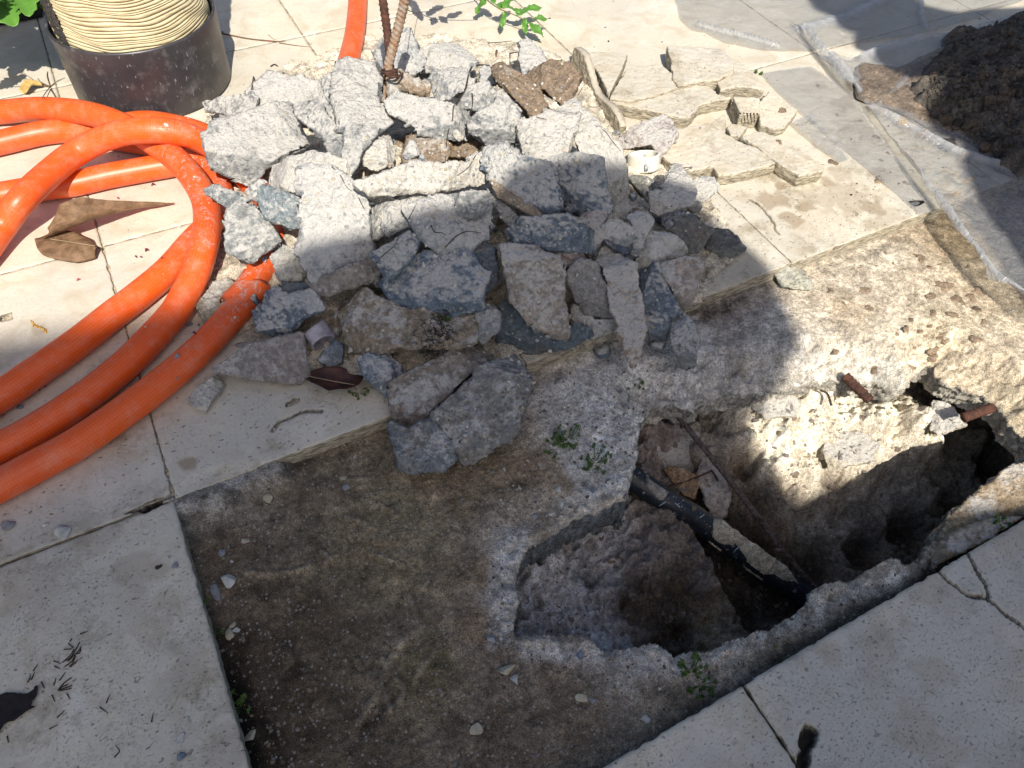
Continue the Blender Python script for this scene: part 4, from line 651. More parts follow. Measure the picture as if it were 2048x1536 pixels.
rod('concrete_stub',[pt(795,152,.22),pt(815,168,.215),pt(838,175,.21),pt(858,178,.205)],.0155,CONC,'crumbly rust speckled concrete crust pointing right from the knot','rubble','crusts of concrete on the bars',amp=0,bumpy=.6).color=(.27,.215,.16,.3)
rod('concrete_stub',[pt(716,268,.17),pt(706,295,.16),pt(698,320,.15)],.0165,CONC,'stub of concrete below the tall upright chunk','rubble','crusts of concrete on the bars',amp=0,bumpy=.3).color=(.30,.28,.24,.4)
RUSTD=mat_simple('dark_rust',(.06,.035,.03),.9,sc=120,bump=.6,c2=(.16,.13,.12),spec=.2)
# short white pipe, grey cut pipe
def hollow(pts,r,t,name,mat,inm,label,cat,fill=False):
    p=fine(spath(pts),.004); e=empty(name,p[0],label,cat); T=(p[-1]-p[0])/np.linalg.norm(p[-1]-p[0])
    V1,F1,_=tube(p,r,40,cap=False); V2,F2,_=tube(p,r-t,40,cap=False); n=len(V1); Fc=list(F1)+[[a+n for a in reversed(f)] for f in F2]
    for base in (0,n-40):
        for j in range(40): k=(j+1)%40; q=[base+j,base+k,n+base+k,n+base+j]; Fc.append(q if base else q[::-1])
    Vv=np.vstack([V1,V2]); Vv+=fbm(Vv*60,3)[:,None]*.0008; adopt(e,mesh('pipe_wall',Vv,Fc,mat,solid=True))
    if fill:
        V3,F3,_=tube(p[:-3],r-t-.0005,40); adopt(e,mesh('pipe_lining',V3,F3,inm))
    return e
hollow([pt(1287,338,.012),pt(1287,304,.045)],.0335,.004,'pipe_piece',WHITEPVC,None,'short white plastic pipe piece standing by the lavender grey stone','pipe')
hollow([pt(626,655,.045),pt(640,672,.035),pt(649,688,.030)],.021,.004,'pipe_piece',PINKPVC,PIPEIN,'short dusty grey pipe offcut with open end beside the wedge','pipe',fill=True)
# ---------------------------------------------------------------- things in the pit
BPIPE=NT('black_pipe',.4,.5); n_=BPIPE.noise(60,4,.7); c_=BPIPE.mix(BPIPE.ramp(n_,.5,.75),(.012,.018,.026),(.07,.075,.08)); sp=BPIPE.n('SeparateXYZ'); BPIPE.l(BPIPE.g.outputs['Normal'],sp.inputs[0]); at=BPIPE.attr('col'); sc_=BPIPE.n('SeparateColor'); BPIPE.l(at.outputs['Color'],sc_.inputs[0])
c_=BPIPE.mix(BPIPE.math('MULTIPLY',sc_.outputs[0],BPIPE.ramp(BPIPE.noise(150,4,.7),.4,.55)),c_,(.5,.55,.56)); BPIPE.col(c_); BPIPE.bump((n_,.3,.002))
bp=[pt(1225,930,-.125),pt(1262,954,-.135),pt(1330,1000,-.16),pt(1390,1035,-.19),pt(1450,1080,-.225),pt(1520,1130,-.265),pt(1580,1172,-.30),pt(1660,1228,-.34)]
p=fine(spath(bp),.003); V_,F_,U_=tube(p,.0215,32); 
q=np.array([RC.T@(v-EYE) for v in V_]); X=CX+F*q[:,0]/-q[:,2]; Y=CY-F*q[:,1]/-q[:,2]; mk=np.zeros(len(V_))
pipe=empty('drain_pipe',p[0],'black plastic pipe with pale scratches crossing the pit','pipe')
adopt(pipe,mesh('pipe_wall',V_,F_,BPIPE.m,col=np.zeros((len(V_),3)),solid=True))
MARK=mat_simple('pale_marks',(.42,.50,.52),.7,.3,200,.2)
SOLB=None
def build_bvh():
    V=[];Fc=[];n=0
    for v,f in SOL: V.append(v); Fc+=[[a+n for a in q] for q in f]; n+=len(v)
    return BVHTree.FromPolygons(np.vstack(V).tolist(),Fc)
SOLB=build_bvh()
def hit(x,y):
    d=ray(x,y); h=SOLB.ray_cast(Vector(EYE),Vector(d)); 
    if h[0] is None: return gp(x,y),np.array([0,0,1.])
    n=np.array(h[1]); 
    if n@d>0:n=-n
    return np.array(h[0]),n
def on(c,s,off=.001):
    out=[]
    for p_ in K(c,s): h,n=hit(p_[0],p_[1]); out.append(h+n*off)
    return out
def strip(name,c,s,r,mat,label=None,cat=None,group=None,off=None,parent=None,smooth=8,taper=True,kind=None):
    P_=np.array(on(c,s,r*.6 if off is None else off)); 
    p=catmull(P_,smooth); k=np.linspace(0,1,len(p)); rr=r*(1-.6*k) if taper else np.full(len(p),r)
    V_,F_,_=tube(p,rr,7); o=mesh(name,V_,F_,mat)
    if parent is not None: adopt(parent,o)
    else: tag(o,label,cat,group,kind)
    return o
for s_ in ['318,950 360,925 445,870','400,1030 440,1010 510,950','655,1045 690,1020','735,1120 780,1055','670,1205 705,1170','870,1310 935,1275','900,1400 930,1330 985,1275','950,1380 985,1300','1010,1430 1060,1380','490,960 450,925','470,940 520,900']:
    strip('scratch_mark','D5',s_,.0010,MARK,parent=pipe,off=.0002,taper=False)
# crumbs of mortar on the pipe
def crumbs(c,poly,name,mat,col,h,label=None,cat=None,group=None,kind=None,step=.0022,seed=1,amp=1.,parent=None,lift=.0,zf=None):
    """heaped crumbly matter laid over whatever is visible inside the outline"""
    pp=np.array(K(c,poly)); cen=pp.mean(0); hp=[hit(x,y)[0] for x,y in pp]; zc=np.mean([v[2] for v in hp]); W=px2w(pp,zc)[:,:2]
    if zf: W=np.array([gp(x,y,zf(x))[:2] for x,y in pp])
    W=rough(W,.006,.003*amp,seed)[:,:2]; P_,Q_,_=grid(W[:,0].min()-.004,W[:,0].max()+.004,W[:,1].min()-.004,W[:,1].max()+.004,step)
    D_,_,_=poly_dist(P_,W); ins=inside(P_,W); sd=np.where(ins,D_,-D_); base=np.empty(len(P_))
    for i_,(x,y) in enumerate(P_):
        r_=SOLB.ray_cast(Vector((x,y,zc+.09+h if zf is None else -.06)),Vector((0,0,-1))); base[i_]=r_[0][2] if r_[0] is not None else zc
    
    if zf:
        pc_=fine(spath(bp),.004); dm=((P_[:,None]-pc_[None,:,:2])**2).sum(2); ii=dm.argmin(1); dd_=np.sqrt(dm.min(1)); base=pc_[ii,2]+np.sqrt(np.maximum(.0215**2-dd_**2,0))*1.12; sd=np.minimum(sd,.0195-dd_)
    else: base=np.maximum(base,zc-.03)
    p3=np.c_[P_,base]; hh=h*np.clip(sd/(h*1.1),0,1)**.6*(1+.55*fbm(p3*70+seed,4)*amp)+fbm(p3*190,3)*.0018*amp; V_=np.c_[P_,np.where(sd>0,base+np.maximum(hh,.0003)+lift,base-.004)]; k=(sd[Q_]>-.002).any(1)
    V_,Q2=compact(V_,Q_,k); cc=np.clip(np.array(col)*(1+.25*fbm(V_*60,3))[:,None],0.02,.85); o=mesh(name,V_,Q2,mat,col=cc)
    if parent is not None: adopt(parent,o)
    else: tag(o,label,cat,group,kind)
    return o
crumbs('C15','1215,270 1260,255 1340,290 1360,350 1420,375 1480,420 1530,470 1590,510 1620,560 1650,605 1600,590 1540,560 1470,530 1420,490 1370,440 1330,395 1270,385 1215,350','mortar_crust',SOIL,(.66,.62,.52),.016,'pale crumbly mortar caked along the lower part of the black pipe','mortar',zf=lambda x:np.interp(x,[1262,1330,1390,1450,1520,1580,1660],[-.115,-.14,-.17,-.205,-.245,-.28,-.32]),amp=1.3)
crumbs('C15','870,50 910,70 960,110 990,130 970,160 920,140 880,90','mortar_crust',SOIL,(.30,.29,.28),.003,'thin grey dust patch on the upper end of the black pipe','mortar',zf=lambda x:np.interp(x,[1262,1330,1390],[-.113,-.138,-.168]))
rod('rebar',[pt(1348,822,-.125),pt(1372,852,-.128),pt(1457,958,-.16),pt(1520,1040,-.21),pt(1564,1100,-.25),pt(1640,1190,-.32)],.0050,RUSTD,'long thin rusty bar crossing the pit above the pipe','steel bar','rusty bars in the pit',bumpy=.15,amp=.15)
rod('rebar',[pt(1690,752,-.065),pt(1712,774,-.068),pt(1741,801,-.070)],.0085,RUST,'short rusty stub poking from the slab, left of the two','steel bar','rusty bars in the pit',bumpy=.12,amp=.15)
rod('rebar',[pt(1985,815,-.085),pt(1965,822,-.085),pt(1928,835,-.083)][::-1],.0085,RUST,'short rusty stub poking from the slab, right of the two','steel bar','rusty bars in the pit',bumpy=.12,amp=.15)
rod('bent_wire',[pt(1338,972,-.19),pt(1375,962,-.19),pt(1418,944,-.185),pt(1424,942,-.185),pt(1436,962,-.19)],.0018,RUST,'thin bent rusty wire sticking out of the pit wall','wire',amp=0,ns=8)
rod('root',[pt(1640,780,-.10),pt(1655,788,-.10),pt(1663,812,-.105)],.0022,mat_simple('root_dark',(.06,.045,.03),.9),'short dark root hanging beside the left rusty stub','root','roots and stalks',amp=0,ns=7)
# ---------------------------------------------------------------- mud, dark soil and plastic film at the upper right
def snapg(P_,Q_,W,step):
    D_,ix,t=poly_dist(P_,W); sd=np.where(inside(P_,W),D_,-D_); m=(sd<0)&(sd>-step*1.05); a=W[ix];b=W[(ix+1)%len(W)]; npt=a+(b-a)*t[:,None]; P_[m]=npt[m]; sd[m]=1e-6; return P_,Q_,sd
def region_grid(poly,z,step,amp=.004,seed=1):
    W=rough(px2w(poly,z)[:,:2],.012,amp,seed)[:,:2]; P_,Q_,_=grid(W[:,0].min()-.01,W[:,0].max()+.01,W[:,1].min()-.01,W[:,1].max()+.01,step); return snapg(P_,Q_,W,step)
P_,Q_,sd=region_grid(K('C5','790,500 830,480 960,500 1090,520 1300,420 1560,300 1900,300 2200,500 2200,1000 1700,1050 1450,1010 1300,940 1200,880 1000,800 860,770 790,740 780,620'),.004,.0035,seed=5)
p3=np.c_[P_,P_[:,0]*0]; hh=.010*np.clip(sd/.02,0,1)**.5*(1+.35*fbm(p3*18,3))+np.clip(fbm(p3*55,3),0,1)*.005*np.clip(sd/.01,0,1)
V_,Q2=compact(np.c_[P_,np.where(sd>0,hh+.006,-.001)],Q_,(sd[Q_]>0).all(1)); cc=np.clip(np.array([.22,.175,.135])*(1+.35*fbm(V_*30,3))[:,None],.03,.6); tag(mesh('wet_mud',V_,Q2,MUD,col=cc,solid=True),'wet brown mud spread over the plastic beside the dark soil','mud',kind='stuff')
P_,Q_,sd=region_grid(K('C5','1180,620 1270,560 1290,480 1370,400 1450,330 1480,230 1550,170 1640,230 1760,210 1860,150 1940,110 2030,90 2200,60 2600,200 2700,1000 2400,1300 2048,1270 1900,1200 1830,1100 1750,1060 1640,960 1560,900 1400,850 1250,720')
 ,.03,.0045,.012,6)
p3=np.c_[P_,P_[:,0]*0]; lum=fbm(p3*9,3)*.25; hh=.115*np.clip(sd/.24,0,1)**.75*(1+lum)+(.022*(1-np.abs(fbm(p3*16+3,3))*2.2).clip(0,1)+.013*fbm(p3*45,4)+.010*np.abs(fbm(p3*110,3)))*np.clip(sd/.02,0,1)
V_,Q2=compact(np.c_[P_,np.where(sd>0,hh+.006,-.002)],Q_,(sd[Q_]>0).all(1)); bl=sst(fbm(V_*13+5,3),.1,.4); cc=np.clip((np.array([.115,.105,.095])+bl[:,None]*np.array([.06,.04,.022]))*(1+.4*fbm(V_*40,3))[:,None],.01,.4)
tag(mesh('soil_heap',V_,Q2,DARKSOIL,col=cc,solid=True),'heap of dark lumpy dug soil on the plastic sheet, in shade','soil',kind='stuff')
SOLB=build_bvh()
DKS=mat_simple('soil_clod',(.10,.088,.078),.95,sc=90,bump=1.,c2=(.045,.042,.04),bd=.005); BRS=mat_simple('brown_clod',(.17,.125,.085),.95,sc=90,bump=1.,c2=(.09,.07,.055),bd=.005)
def pebble(p,n,r,mat,name='pebble',sq=.6,seed=0,sub=2,jag=.28,unitcache={}):
    key=seed%24
    if (key,sub) not in unitcache:
        bm=bmesh.new(); bmesh.ops.create_icosphere(bm,subdivisions=sub,radius=1); v=np.array([list(x.co) for x in bm.verts]); f=np.array([[x.index for x in t.verts] for t in bm.faces]); bm.free()
        v=v*(1+jag*fbm(v*1.1+key*5.1,2)[:,None]+.10*fbm(v*4+key,2)[:,None])
        for k in range(8):
            rs=np.random.default_rng(key*9+k); d=rs.normal(size=3); d/=np.linalg.norm(d); q=v@d; v=v-np.maximum(q-rs.uniform(.35,.7),0)[:,None]*d*.97
        unitcache[(key,sub)]=(v,f)
    v,f=unitcache[(key,sub)]; rs=np.random.default_rng(seed+99); a=rs.uniform(0,6.28); Rz=np.array([[math.cos(a),-math.sin(a),0],[math.sin(a),math.cos(a),0],[0,0,1]])
    sc=np.array([1.,rs.uniform(.6,.95),sq]); w_=(v*sc)@Rz.T*r; z=n; x=np.cross(z,[.3,.9,.1]); x/=np.linalg.norm(x); y=np.cross(z,x); return w_[:,[0]]*x+w_[:,[1]]*y+w_[:,[2]]*z,f
nk=0
for k in range(62):   # clods that can be told apart on the soil heap
    x=random.uniform(1880,2050);y=random.uniform(60,330)
    if y<170-(x-1880)*.65: continue
    h,n=hit(x,y); r=random.uniform(.006,.021); V_,f=pebble(h,n,r,None,seed=k,sq=.8,jag=.6,sub=4); dn_=V_/(np.linalg.norm(V_,axis=1)[:,None]+1e-9); V_=V_+dn_*((fbm(V_*70+k,4)*.3+np.abs(fbm(V_*200+k,3))*.25)*r)[:,None]
    o=mesh('soil_clod',V_,f,random.choice([DKS,DKS,BRS]),smooth=True); o.location=Vector(h+n*r*.3); tag(o,'dark crumbly clod lying on the shaded soil heap','clod','clods on the soil heap')
FILM=NT('plastic_film',.12,.6); ft=FILM.t; mo_=ft.nodes['Material Output']; tr=ft.nodes.new('ShaderNodeBsdfTransparent'); tr.inputs[0].default_value=(.93,.93,.92,1); mx=ft.nodes.new('ShaderNodeMixShader'); 
wr=FILM.noise(28,5,.65,FILM.scale((1,1,1)),1.2); mud_=FILM.ramp(FILM.noise(26,5,.7,FILM.scale((1,1,1),off=(5,5,5)),1.5),.5,.68); at=FILM.attr('col'); sc_=FILM.n('SeparateColor'); FILM.l(at.outputs['Color'],sc_.inputs[0]); mudf=FILM.math('MULTIPLY',mud_,sc_.outputs[0])
FILM.col(FILM.mix(mudf,(.42,.43,.44),(.36,.26,.16))); FILM.bump((wr,.8,.012),(FILM.voro(13,'DISTANCE_TO_EDGE',FILM.scale((1,1,1),rot=(0,0,.4))),.5,.02),(FILM.noise(110,3),.3,.003))
FILM.l(FILM.math('ADD',FILM.math('ADD',.36,FILM.math('MULTIPLY',mudf,.45)),FILM.math('MULTIPLY',sc_.outputs[1],.42)),mx.inputs[0]); ft.links.new(tr.outputs[0],mx.inputs[1]); ft.links.new(FILM.b.outputs[0],mx.inputs[2]); ft.links.new(mx.outputs[0],mo_.inputs[0])
def film(poly,z,label,folds=(),seed=1,step=.006,mud=0.,amp=.006,mudpoly=None,floor=.0035):
    P_,Q_,sd=region_grid(poly,z,step,.003,seed); p3=np.c_[P_,np.full(len(P_),seed*3.)]
    zz=z+amp*1.3*fbm(p3*5,3)+amp*.9*(fbm(p3*9+4,4,ridge=True)-.9)
    thick=np.zeros(len(P_))
    for (fl,h,w) in folds:
        W=px2w(K('P',fl),z)[:,:2]; d,_,_=poly_dist(P_,W,False); k=np.exp(-(d/w)**2); zz=zz+h*k; thick=np.maximum(thick,k)
    rs_=np.random.default_rng(seed); bx=np.array([P_.min(0),P_.max(0)])
    for _ in range(16):
        a_=rs_.uniform(bx[0],bx[1]); t_=rs_.uniform(0,3.14); L_=rs_.uniform(.05,.22); b_=a_+L_*np.array([math.cos(t_),math.sin(t_)]); d_,_i,_t=poly_dist(P_+(fbm(p3*9,2)*.012)[:,None],np.array([a_,b_]),False); zz=zz+rs_.uniform(.3,1)*.007*np.exp(-(d_/.005)**2)*(amp>.0025)
    zz=np.maximum(zz,floor)
    md=np.full(len(P_),mud)
    if mudpoly is not None:
        Wm=px2w(mudpoly,z); dd,_,_=poly_dist(P_,Wm); md=np.maximum(md,np.where(inside(P_,Wm),1,np.exp(-dd/.03)))
    V_,Q2,c1,c2=compact(np.c_[P_,zz],Q_,(sd[Q_]>0).all(1),md,thick); o=mesh('plastic_sheet',V_,Q2,FILM.m,col=np.c_[c1,c2,c2*0]); tag(o,label,'plastic sheet','clear plastic film on the paving'); return o
film(K('P','1340,-120 1352,0 1362,38 1384,60 1412,64 1450,84 1530,100 1612,102 1720,84 1850,66 1950,36 2060,-4 2250,-60 2250,-200'),.006,'greyish clear film crossing the top right corner with a glossy fold',[('1395,52 1440,66 1500,80 1555,96',.014,.006),('1845,-10 1840,30 1850,55',.008,.008),('1600,60 1700,30 1800,-20',.008,.02),('1740,105 1850,70 1960,40',.010,.007)],seed=11,amp=.004)
film(K('P','1590,48 1612,70 1650,110 1712,118 1724,112 1760,95 1890,70 2100,10 2350,150 2300,700 2080,640 2040,606 1975,560 1930,500 1895,455 1860,408 1820,350 1780,285 1730,215 1672,160 1630,110'),.010,'wide muddy film lying under the dark soil heap',[('1590,48 1640,110 1700,185 1760,265 1820,350 1870,410 1920,480 1975,550 2040,606',.024,.009),('1640,90 1690,140 1712,180',.010,.012),('1722,116 1780,95 1900,60',.014,.012),('1745,215 1830,260 1900,300 2048,345',.012,.012)],seed=12,mud=.25,amp=.005,mudpoly=K('C5','900,800 1000,830 1300,950 1500,1060 1650,1150 1700,1300 1650,1500 1500,1450 1250,1200 1050,1000 930,880'))
film(K('P','1521,146 1560,140 1625,133 1700,185 1762,270 1825,360 1880,420 1840,430 1790,385 1720,325 1660,275 1600,225 1550,180'),.004,'small triangular flap of film over the stained paving',[],seed=13,mud=.12,amp=.002)
film(K('P','1582,248 1622,232 1680,290 1700,318 1680,325 1640,298 1605,270'),.006,'narrow film corner between the tile pieces and the flap',[],seed=14,mud=.2,amp=.003)
# mud splashes on the pale mortar and paving
sp_=[];rs=np.random.default_rng(4)
spl=K('C9','640,1310,30 1170,1160,40 1200,1080,25 1100,1190,14 1270,1170,18 1310,1200,12 1230,1290,12 1520,1040,45 1690,1000,32 1650,920,40 1700,880,50 1370,1030,28 1360,910,40 1440,830,60 1560,940,50 1410,1220,50 1380,1310,45 1370,1370,30 1350,1130,16 1420,1140,20 1340,690,25 1420,670,18 1280,620,35 1240,600,18 1010,580,12 940,680,12 600,870,25 850,860,45 900,1000,30 700,960,20 1690,1230,35 1750,1100,22 1630,690,18 1480,590,28 1440,580,14 930,1450,32 1200,1430,45 1390,1290,30 640,540,18 1070,660,9 830,680,9')+K('C5','240,830,42 220,1060,26 620,1215,40 965,1345,48 1165,1370,26 940,1025,34 1030,1145,20 825,905,20 650,860,20 980,1200,18 1695,1310,16 1740,1325,18 130,590,8 510,640,24')+K('P','1655,275,5 1480,435,4')
for k,(x,y,r) in enumerate(spl):
    r=r*(.26)*.0010; h,n=hit(x,y); a=rs.uniform(0,6.28)
    bm=np.linspace(0,2*np.pi,22,endpoint=False); R_=r*(1+.25*np.sin(bm*2+a)+.15*np.sin(bm*3+a*2)+.08*rs.normal(size=22)); nz=n if n[2]>.5 else np.array([0,0,1.]); ex=np.cross(nz,[0,1,0]); ex/=np.linalg.norm(ex); ey=np.cross(nz,ex); V_=[h+nz*.0022]
    for f_,zz in ((.55,.0018),(.9,.0011),(1.05,-.0012)):
        for j in range(22): V_.append(h+f_*R_[j]*(math.cos(bm[j])*ex+math.sin(bm[j])*ey)+nz*zz)
    Fc=[[0,1+j,1+(j+1)%22] for j in range(22)]+[[1+q*22+j,1+(q+1)*22+j,1+(q+1)*22+(j+1)%22,1+q*22+(j+1)%22] for q in range(2) for j in range(22)]
    sp_.append((np.array(V_),Fc))
V_,F_,_=join(sp_); tag(mesh('mud_splash',V_,F_,MUD,col=np.clip(np.array([.27,.205,.145])*(1+.2*fbm(V_*50,2))[:,None],.05,.6)),'brown mud splashes dried on the mortar and paving','mud',kind='stuff')
# ---------------------------------------------------------------- leaves, twigs, petals
LEAFB=mat_simple('dry_leaf',(.25,.155,.09),.7,sc=45,bump=.5,c2=(.13,.075,.04),spec=.3); LEAFR=mat_simple('red_brown_leaf',(.085,.03,.018),.5,sc=40,bump=.4,c2=(.035,.014,.01)); LEAFK=mat_simple('dark_leaf',(.02,.011,.010),.7,sc=60,bump=.6,c2=(.012,.008,.007))
VEIN=mat_simple('leaf_vein',(.36,.27,.16),.7); TWIG=mat_simple('twig',(.16,.10,.055),.85,sc=120,bump=.4); TWIGD=mat_simple('dark_twig',(.05,.035,.025),.85)
GREEN=NT('green_leaf',.45,.45); n_=GREEN.noise(40,4,.6); GREEN.col(GREEN.mix(n_,(.045,.15,.018),(.14,.30,.05))); GREEN.b.inputs['Subsurface Weight'].default_value=0; GREEN.bump((GREEN.noise(120,3),.3,.001)); GREEN=GREEN.m
def spine_leaf(pts,widths,cup,nu=9,edge=None,curl=None,up=None):
    """leaf blade swept along a 3-D midrib; widths per point, cup = V-fold angle"""
    p=catmull(np.array(pts),10); k=np.linspace(0,len(widths)-1,len(p)); w=np.interp(k,range(len(widths)),widths); cu=np.interp(k,range(len(widths)),cup if hasattr(cup,'__len__') else [cup]*len(widths))
    T=np.gradient(p,axis=0); T/=np.linalg.norm(T,axis=1)[:,None]; up=np.array([0,0,1.]) if up is None else np.array(up,float); V=[]
    for i in range(len(p)):
        s=np.cross(T[i],up); s/=np.linalg.norm(s)+1e-9; nn=np.cross(s,T[i])
        for j in range(nu):
            t=(j/(nu-1)*2-1); ww=w[i]
            if edge is not None and abs(t)>.99: ww*=edge(i/len(p))
            a=cu[i]*abs(t); V.append(p[i]+s*(ww*t*math.cos(a))+nn*(ww*abs(t)*math.sin(a)))
    n=len(p); i=np.arange(n*nu).reshape(n,nu); return np.array(V),np.stack([i[:-1,:-1],i[:-1,1:],i[1:,1:],i[1:,:-1]],-1).reshape(-1,4)
def solidify(o,t=.0006):
    m=o.modifiers.new('thickness','SOLIDIFY'); m.thickness=t; m.offset=0
def leafobj(name,label,cat,group,VQ,mat,mid=None,loc=None):
    V,Q=VQ; V=V+fbm(V*45,2)[:,None]*.0012; e=empty(name,V.mean(0),label,cat,group); o=mesh('blade',V,Q,mat); solidify(o); adopt(e,o)
    if mid is not None: v,f,_=tube(catmull(np.array(mid),8),.0009,6); adopt(e,mesh('midrib',v,f,VEIN))
    return e
lp=[pt(105,484,.008),pt(140,484,.022),pt(182,488,.03),pt(196,494,.028)]
V1=spine_leaf([pt(93,470,.012),pt(120,488,.018),pt(160,492,.022),pt(192,496,.020)],[.022,.038,.034,.02],[.2,.1,-.3,-.9],nu=13)
V2=spine_leaf([pt(98,472,.010),pt(140,452,.030),pt(180,436,.036),pt(230,424,.026),pt(290,413,.012),pt(349,406,.006)],[.016,.042,.040,.024,.011,.001],[.5,.8,.9,.7,.5,.2],nu=13)
Vv=np.vstack([V1[0],V2[0]]); Qq=np.vstack([V1[1],V2[1]+len(V1[0])])
leafobj('dead_leaf','large curled brown dead leaf on the sunlit paving inside the hose loop','leaf','fallen leaves',(Vv,Qq),LEAFB,[pt(100,478,.02),pt(140,484,.026),pt(190,492,.026)])
lf=spine_leaf([pt(612,752,.006),pt(640,757,.018),pt(670,763,.020),pt(700,766,.020),pt(727,752,.016)],[.008,.02,.026,.022,.002],[.5,.5,.3,.6,.3],nu=11); leafobj('dead_leaf','dark red brown curled leaf between the wedge and the small blue block','leaf','fallen leaves',lf,LEAFR,[pt(615,752,.012),pt(665,762,.024),pt(700,768,.024),pt(745,775,.006)])
def flat_leaf(c,poly,z,name,label,mat,group='fallen leaves',cat='leaf',curl=.006,parent=None):
    P_,Q_,sd=region_grid(K(c,poly),z,.003,.0008,3); z_=z+.0015+curl*np.clip(1-sd/.02,0,1)**2*(.5+fbm(np.c_[P_,P_[:,0]*0]*30,2)); V_,Q2=compact(np.c_[P_,np.maximum(z_,z+.0008)],Q_,(sd[Q_]>0).all(1)); o=mesh(name,V_,Q2,mat); solidify(o); tag(o,label,cat,group); return o
flat_leaf('D6','-60,1000 0,960 60,935 180,945 250,950 290,885 312,885 300,960 285,1000 235,990 240,1030 300,1055 240,1090 170,1140 130,1170 60,1180 20,1240 -60,1290',.0,'dead_leaf','black decayed leaf at the lower left picture edge',LEAFK)
flat_leaf('C9','1180,210 1230,205 1290,205 1290,235 1240,250 1200,225',.0,'dead_leaf','tiny crumpled dark leaf at the corner of the stained tile',LEAFK,curl=.01)
# red petals
PET=mat_simple('petal',(.20,.02,.05),.6,sc=90,c2=(.10,.012,.03)); PETP=mat_simple('pink_petal',(.55,.05,.10),.6,sc=90)
pet=[('H1',815,460,9,PET,'lone dark petal above the second hose crossing'),('H1',1050,655,18,PET,'crumpled wine red petal cluster inside the hose loop'),('H1',808,745,13,PET,'small purple petal touching the tip side of the big dead leaf'),('H1',540,1303,14,PETP,'bright pink petal on the sunny paving'),('H1',1005,1100,17,PET,'red petal near the innermost hose strand'),('H1',930,1145,13,PET,'left one of two petals by the inner hose strand'),('H1',965,1148,11,PET,'right one of two petals by the inner hose strand'),('H1',1110,1155,10,PET,'petal half under the inner hose strand'),
 ('H2',270,725,24,PET,'dark purple petal clump between the two lower hose strands'),('H2',1275,325,10,PET,'upper wine petal between hose and pebbly stone'),('H2',1245,380,16,PET,'three lobed wine petal between hose and pebbly stone'),('D3',880,945,22,PET,'wine red petals beside the dark tub'),('C2',565,348,14,PETP,'faded pink petal on the long stalk'),('D6',1830,925,17,LEAFK,'black seed pod on the edge of the left slab')]
for i_,(c,x,y,r,m,lab) in enumerate(pet):
    q=K(c,f'{x},{y}')[0]; h,n=hit(*q); r=r*CR[c][2]*.00085; rs=np.random.default_rng(i_+3); P_=[];Fc=[]
    for k in range(2 if r>.004 else 1):
        a=rs.uniform(0,6.28); d=np.array([math.cos(a),math.sin(a),0]); s_=np.array([-d[1],d[0],0]); b=h+[0,0,.001]
        vq=spine_leaf([b-d*r,b+d*0+[0,0,.002+r*.4],b+d*r+[0,0,r*.3]],[.1*r,.62*r,.15*r],.5,nu=5); P_.append((vq[0],vq[1].tolist()))
    V_,F_,_=join(P_); o=mesh('petal',V_,F_,m); solidify(o,.0004); tag(o,lab,'petal','fallen petals')
tag(crumbs('H2','180,300 205,292 245,320 300,345 322,370 300,378 250,345 200,325','lichen_patch',SOIL,(.62,.36,.10),.0012),'orange lichen patch on the left paving','lichen')
# stalks, roots, needles on the scene
def stalk(c,s,r,label,mat=TWIG,name='stalk',cat='stalk',group='roots and stalks',off=None): return strip(name,c,s,r,mat,label,cat,group,off=off)
stalk('C2','180,278 400,322 640,345 880,352 915,365','0.0022' and .0022,'long dry stalk lying from the tub towards the hose end')
stalk('C2','650,355 780,375 900,388',.0015,'short second stalk below the long dry one'); stalk('C2','560,285 600,320 650,335',.0007,'hair thin stalk curl above the long dry stalk')
stalk('C2','580,548 620,535 680,600 715,655',.0022,'dark bent twig tip at the back left of the pile',TWIGD); stalk('C2','440,635 430,700 420,740',.002,'small upright twig stub by the tub',TWIG)
stalk('C3','60,80 150,120 235,160',.0009,'thin straight stalk behind the bars'); stalk('C3','730,540 640,530 590,545 560,610 545,720 500,800 440,870 430,980 395,1070 378,1200 372,1320',.0018,'long crooked root trailing down over the white powder',TWIGD,'root','root')
stalk('C3','545,690 590,770 592,880 560,960',.0014,'side branch of the long crooked root',TWIGD,'root','root'); stalk('C3','840,680 900,760 1000,880 1040,930 1120,960 1200,980',.0012,'pale root along the edge of the left brown clod',TWIG,'root','root')
stalk('C3','690,1200 610,1290 560,1370 465,1440',.0012,'thin root lying on the long pale bar',TWIGD,'root','root'); stalk('C3','1600,1030 1680,1080 1740,1160 1810,1240',.0009,'thin root on the right flank slab',TWIGD,'root','root')
stalk('D1','1480,600 1540,530 1620,460 1720,425 1850,440',.0011,'arched dark root on the root covered chunk',TWIGD,'root','root'); stalk('D1','780,750 860,660 960,580 1010,480',.0009,'root across the small square block',TWIGD,'root','root'); stalk('D1','780,550 860,470 950,390',.0012,'thin root spanning the dark gap',TWIGD,'root','root')
stalk('D1','1340,360 1380,430 1450,440 1500,460',.001,'curly root knot on the root covered chunk',TWIGD,'root','root'); stalk('D1','1110,300 1160,210 1200,130',.0009,'short root in the shadow of the long bar',TWIGD,'root','root'); stalk('D1','600,80 650,180 700,260',.0009,'root end crossing the big pale slab corner',TWIGD,'root','root')
stalk('D4','120,1195 210,1290 270,1400 330,1450',.001,'hair root left of the small grey pebble',TWIGD,'root','root'); stalk('C4','230,780 280,700 340,640',.0009,'pale stalk under the standing tile strip'); stalk('C8','900,140 960,150 1030,195 1080,200',.001,'thin stalk behind the dusty cone')
stalk('C3','720,355 800,350 920,338',.0014,'short twig on the paving behind the pile',TWIGD); stalk('C3','900,438 980,430',.0016,'twig stub touching the grey cone',TWIGD); stalk('C3','790,420 785,470',.0032,'stubby brown twig end behind the left clod',TWIG)
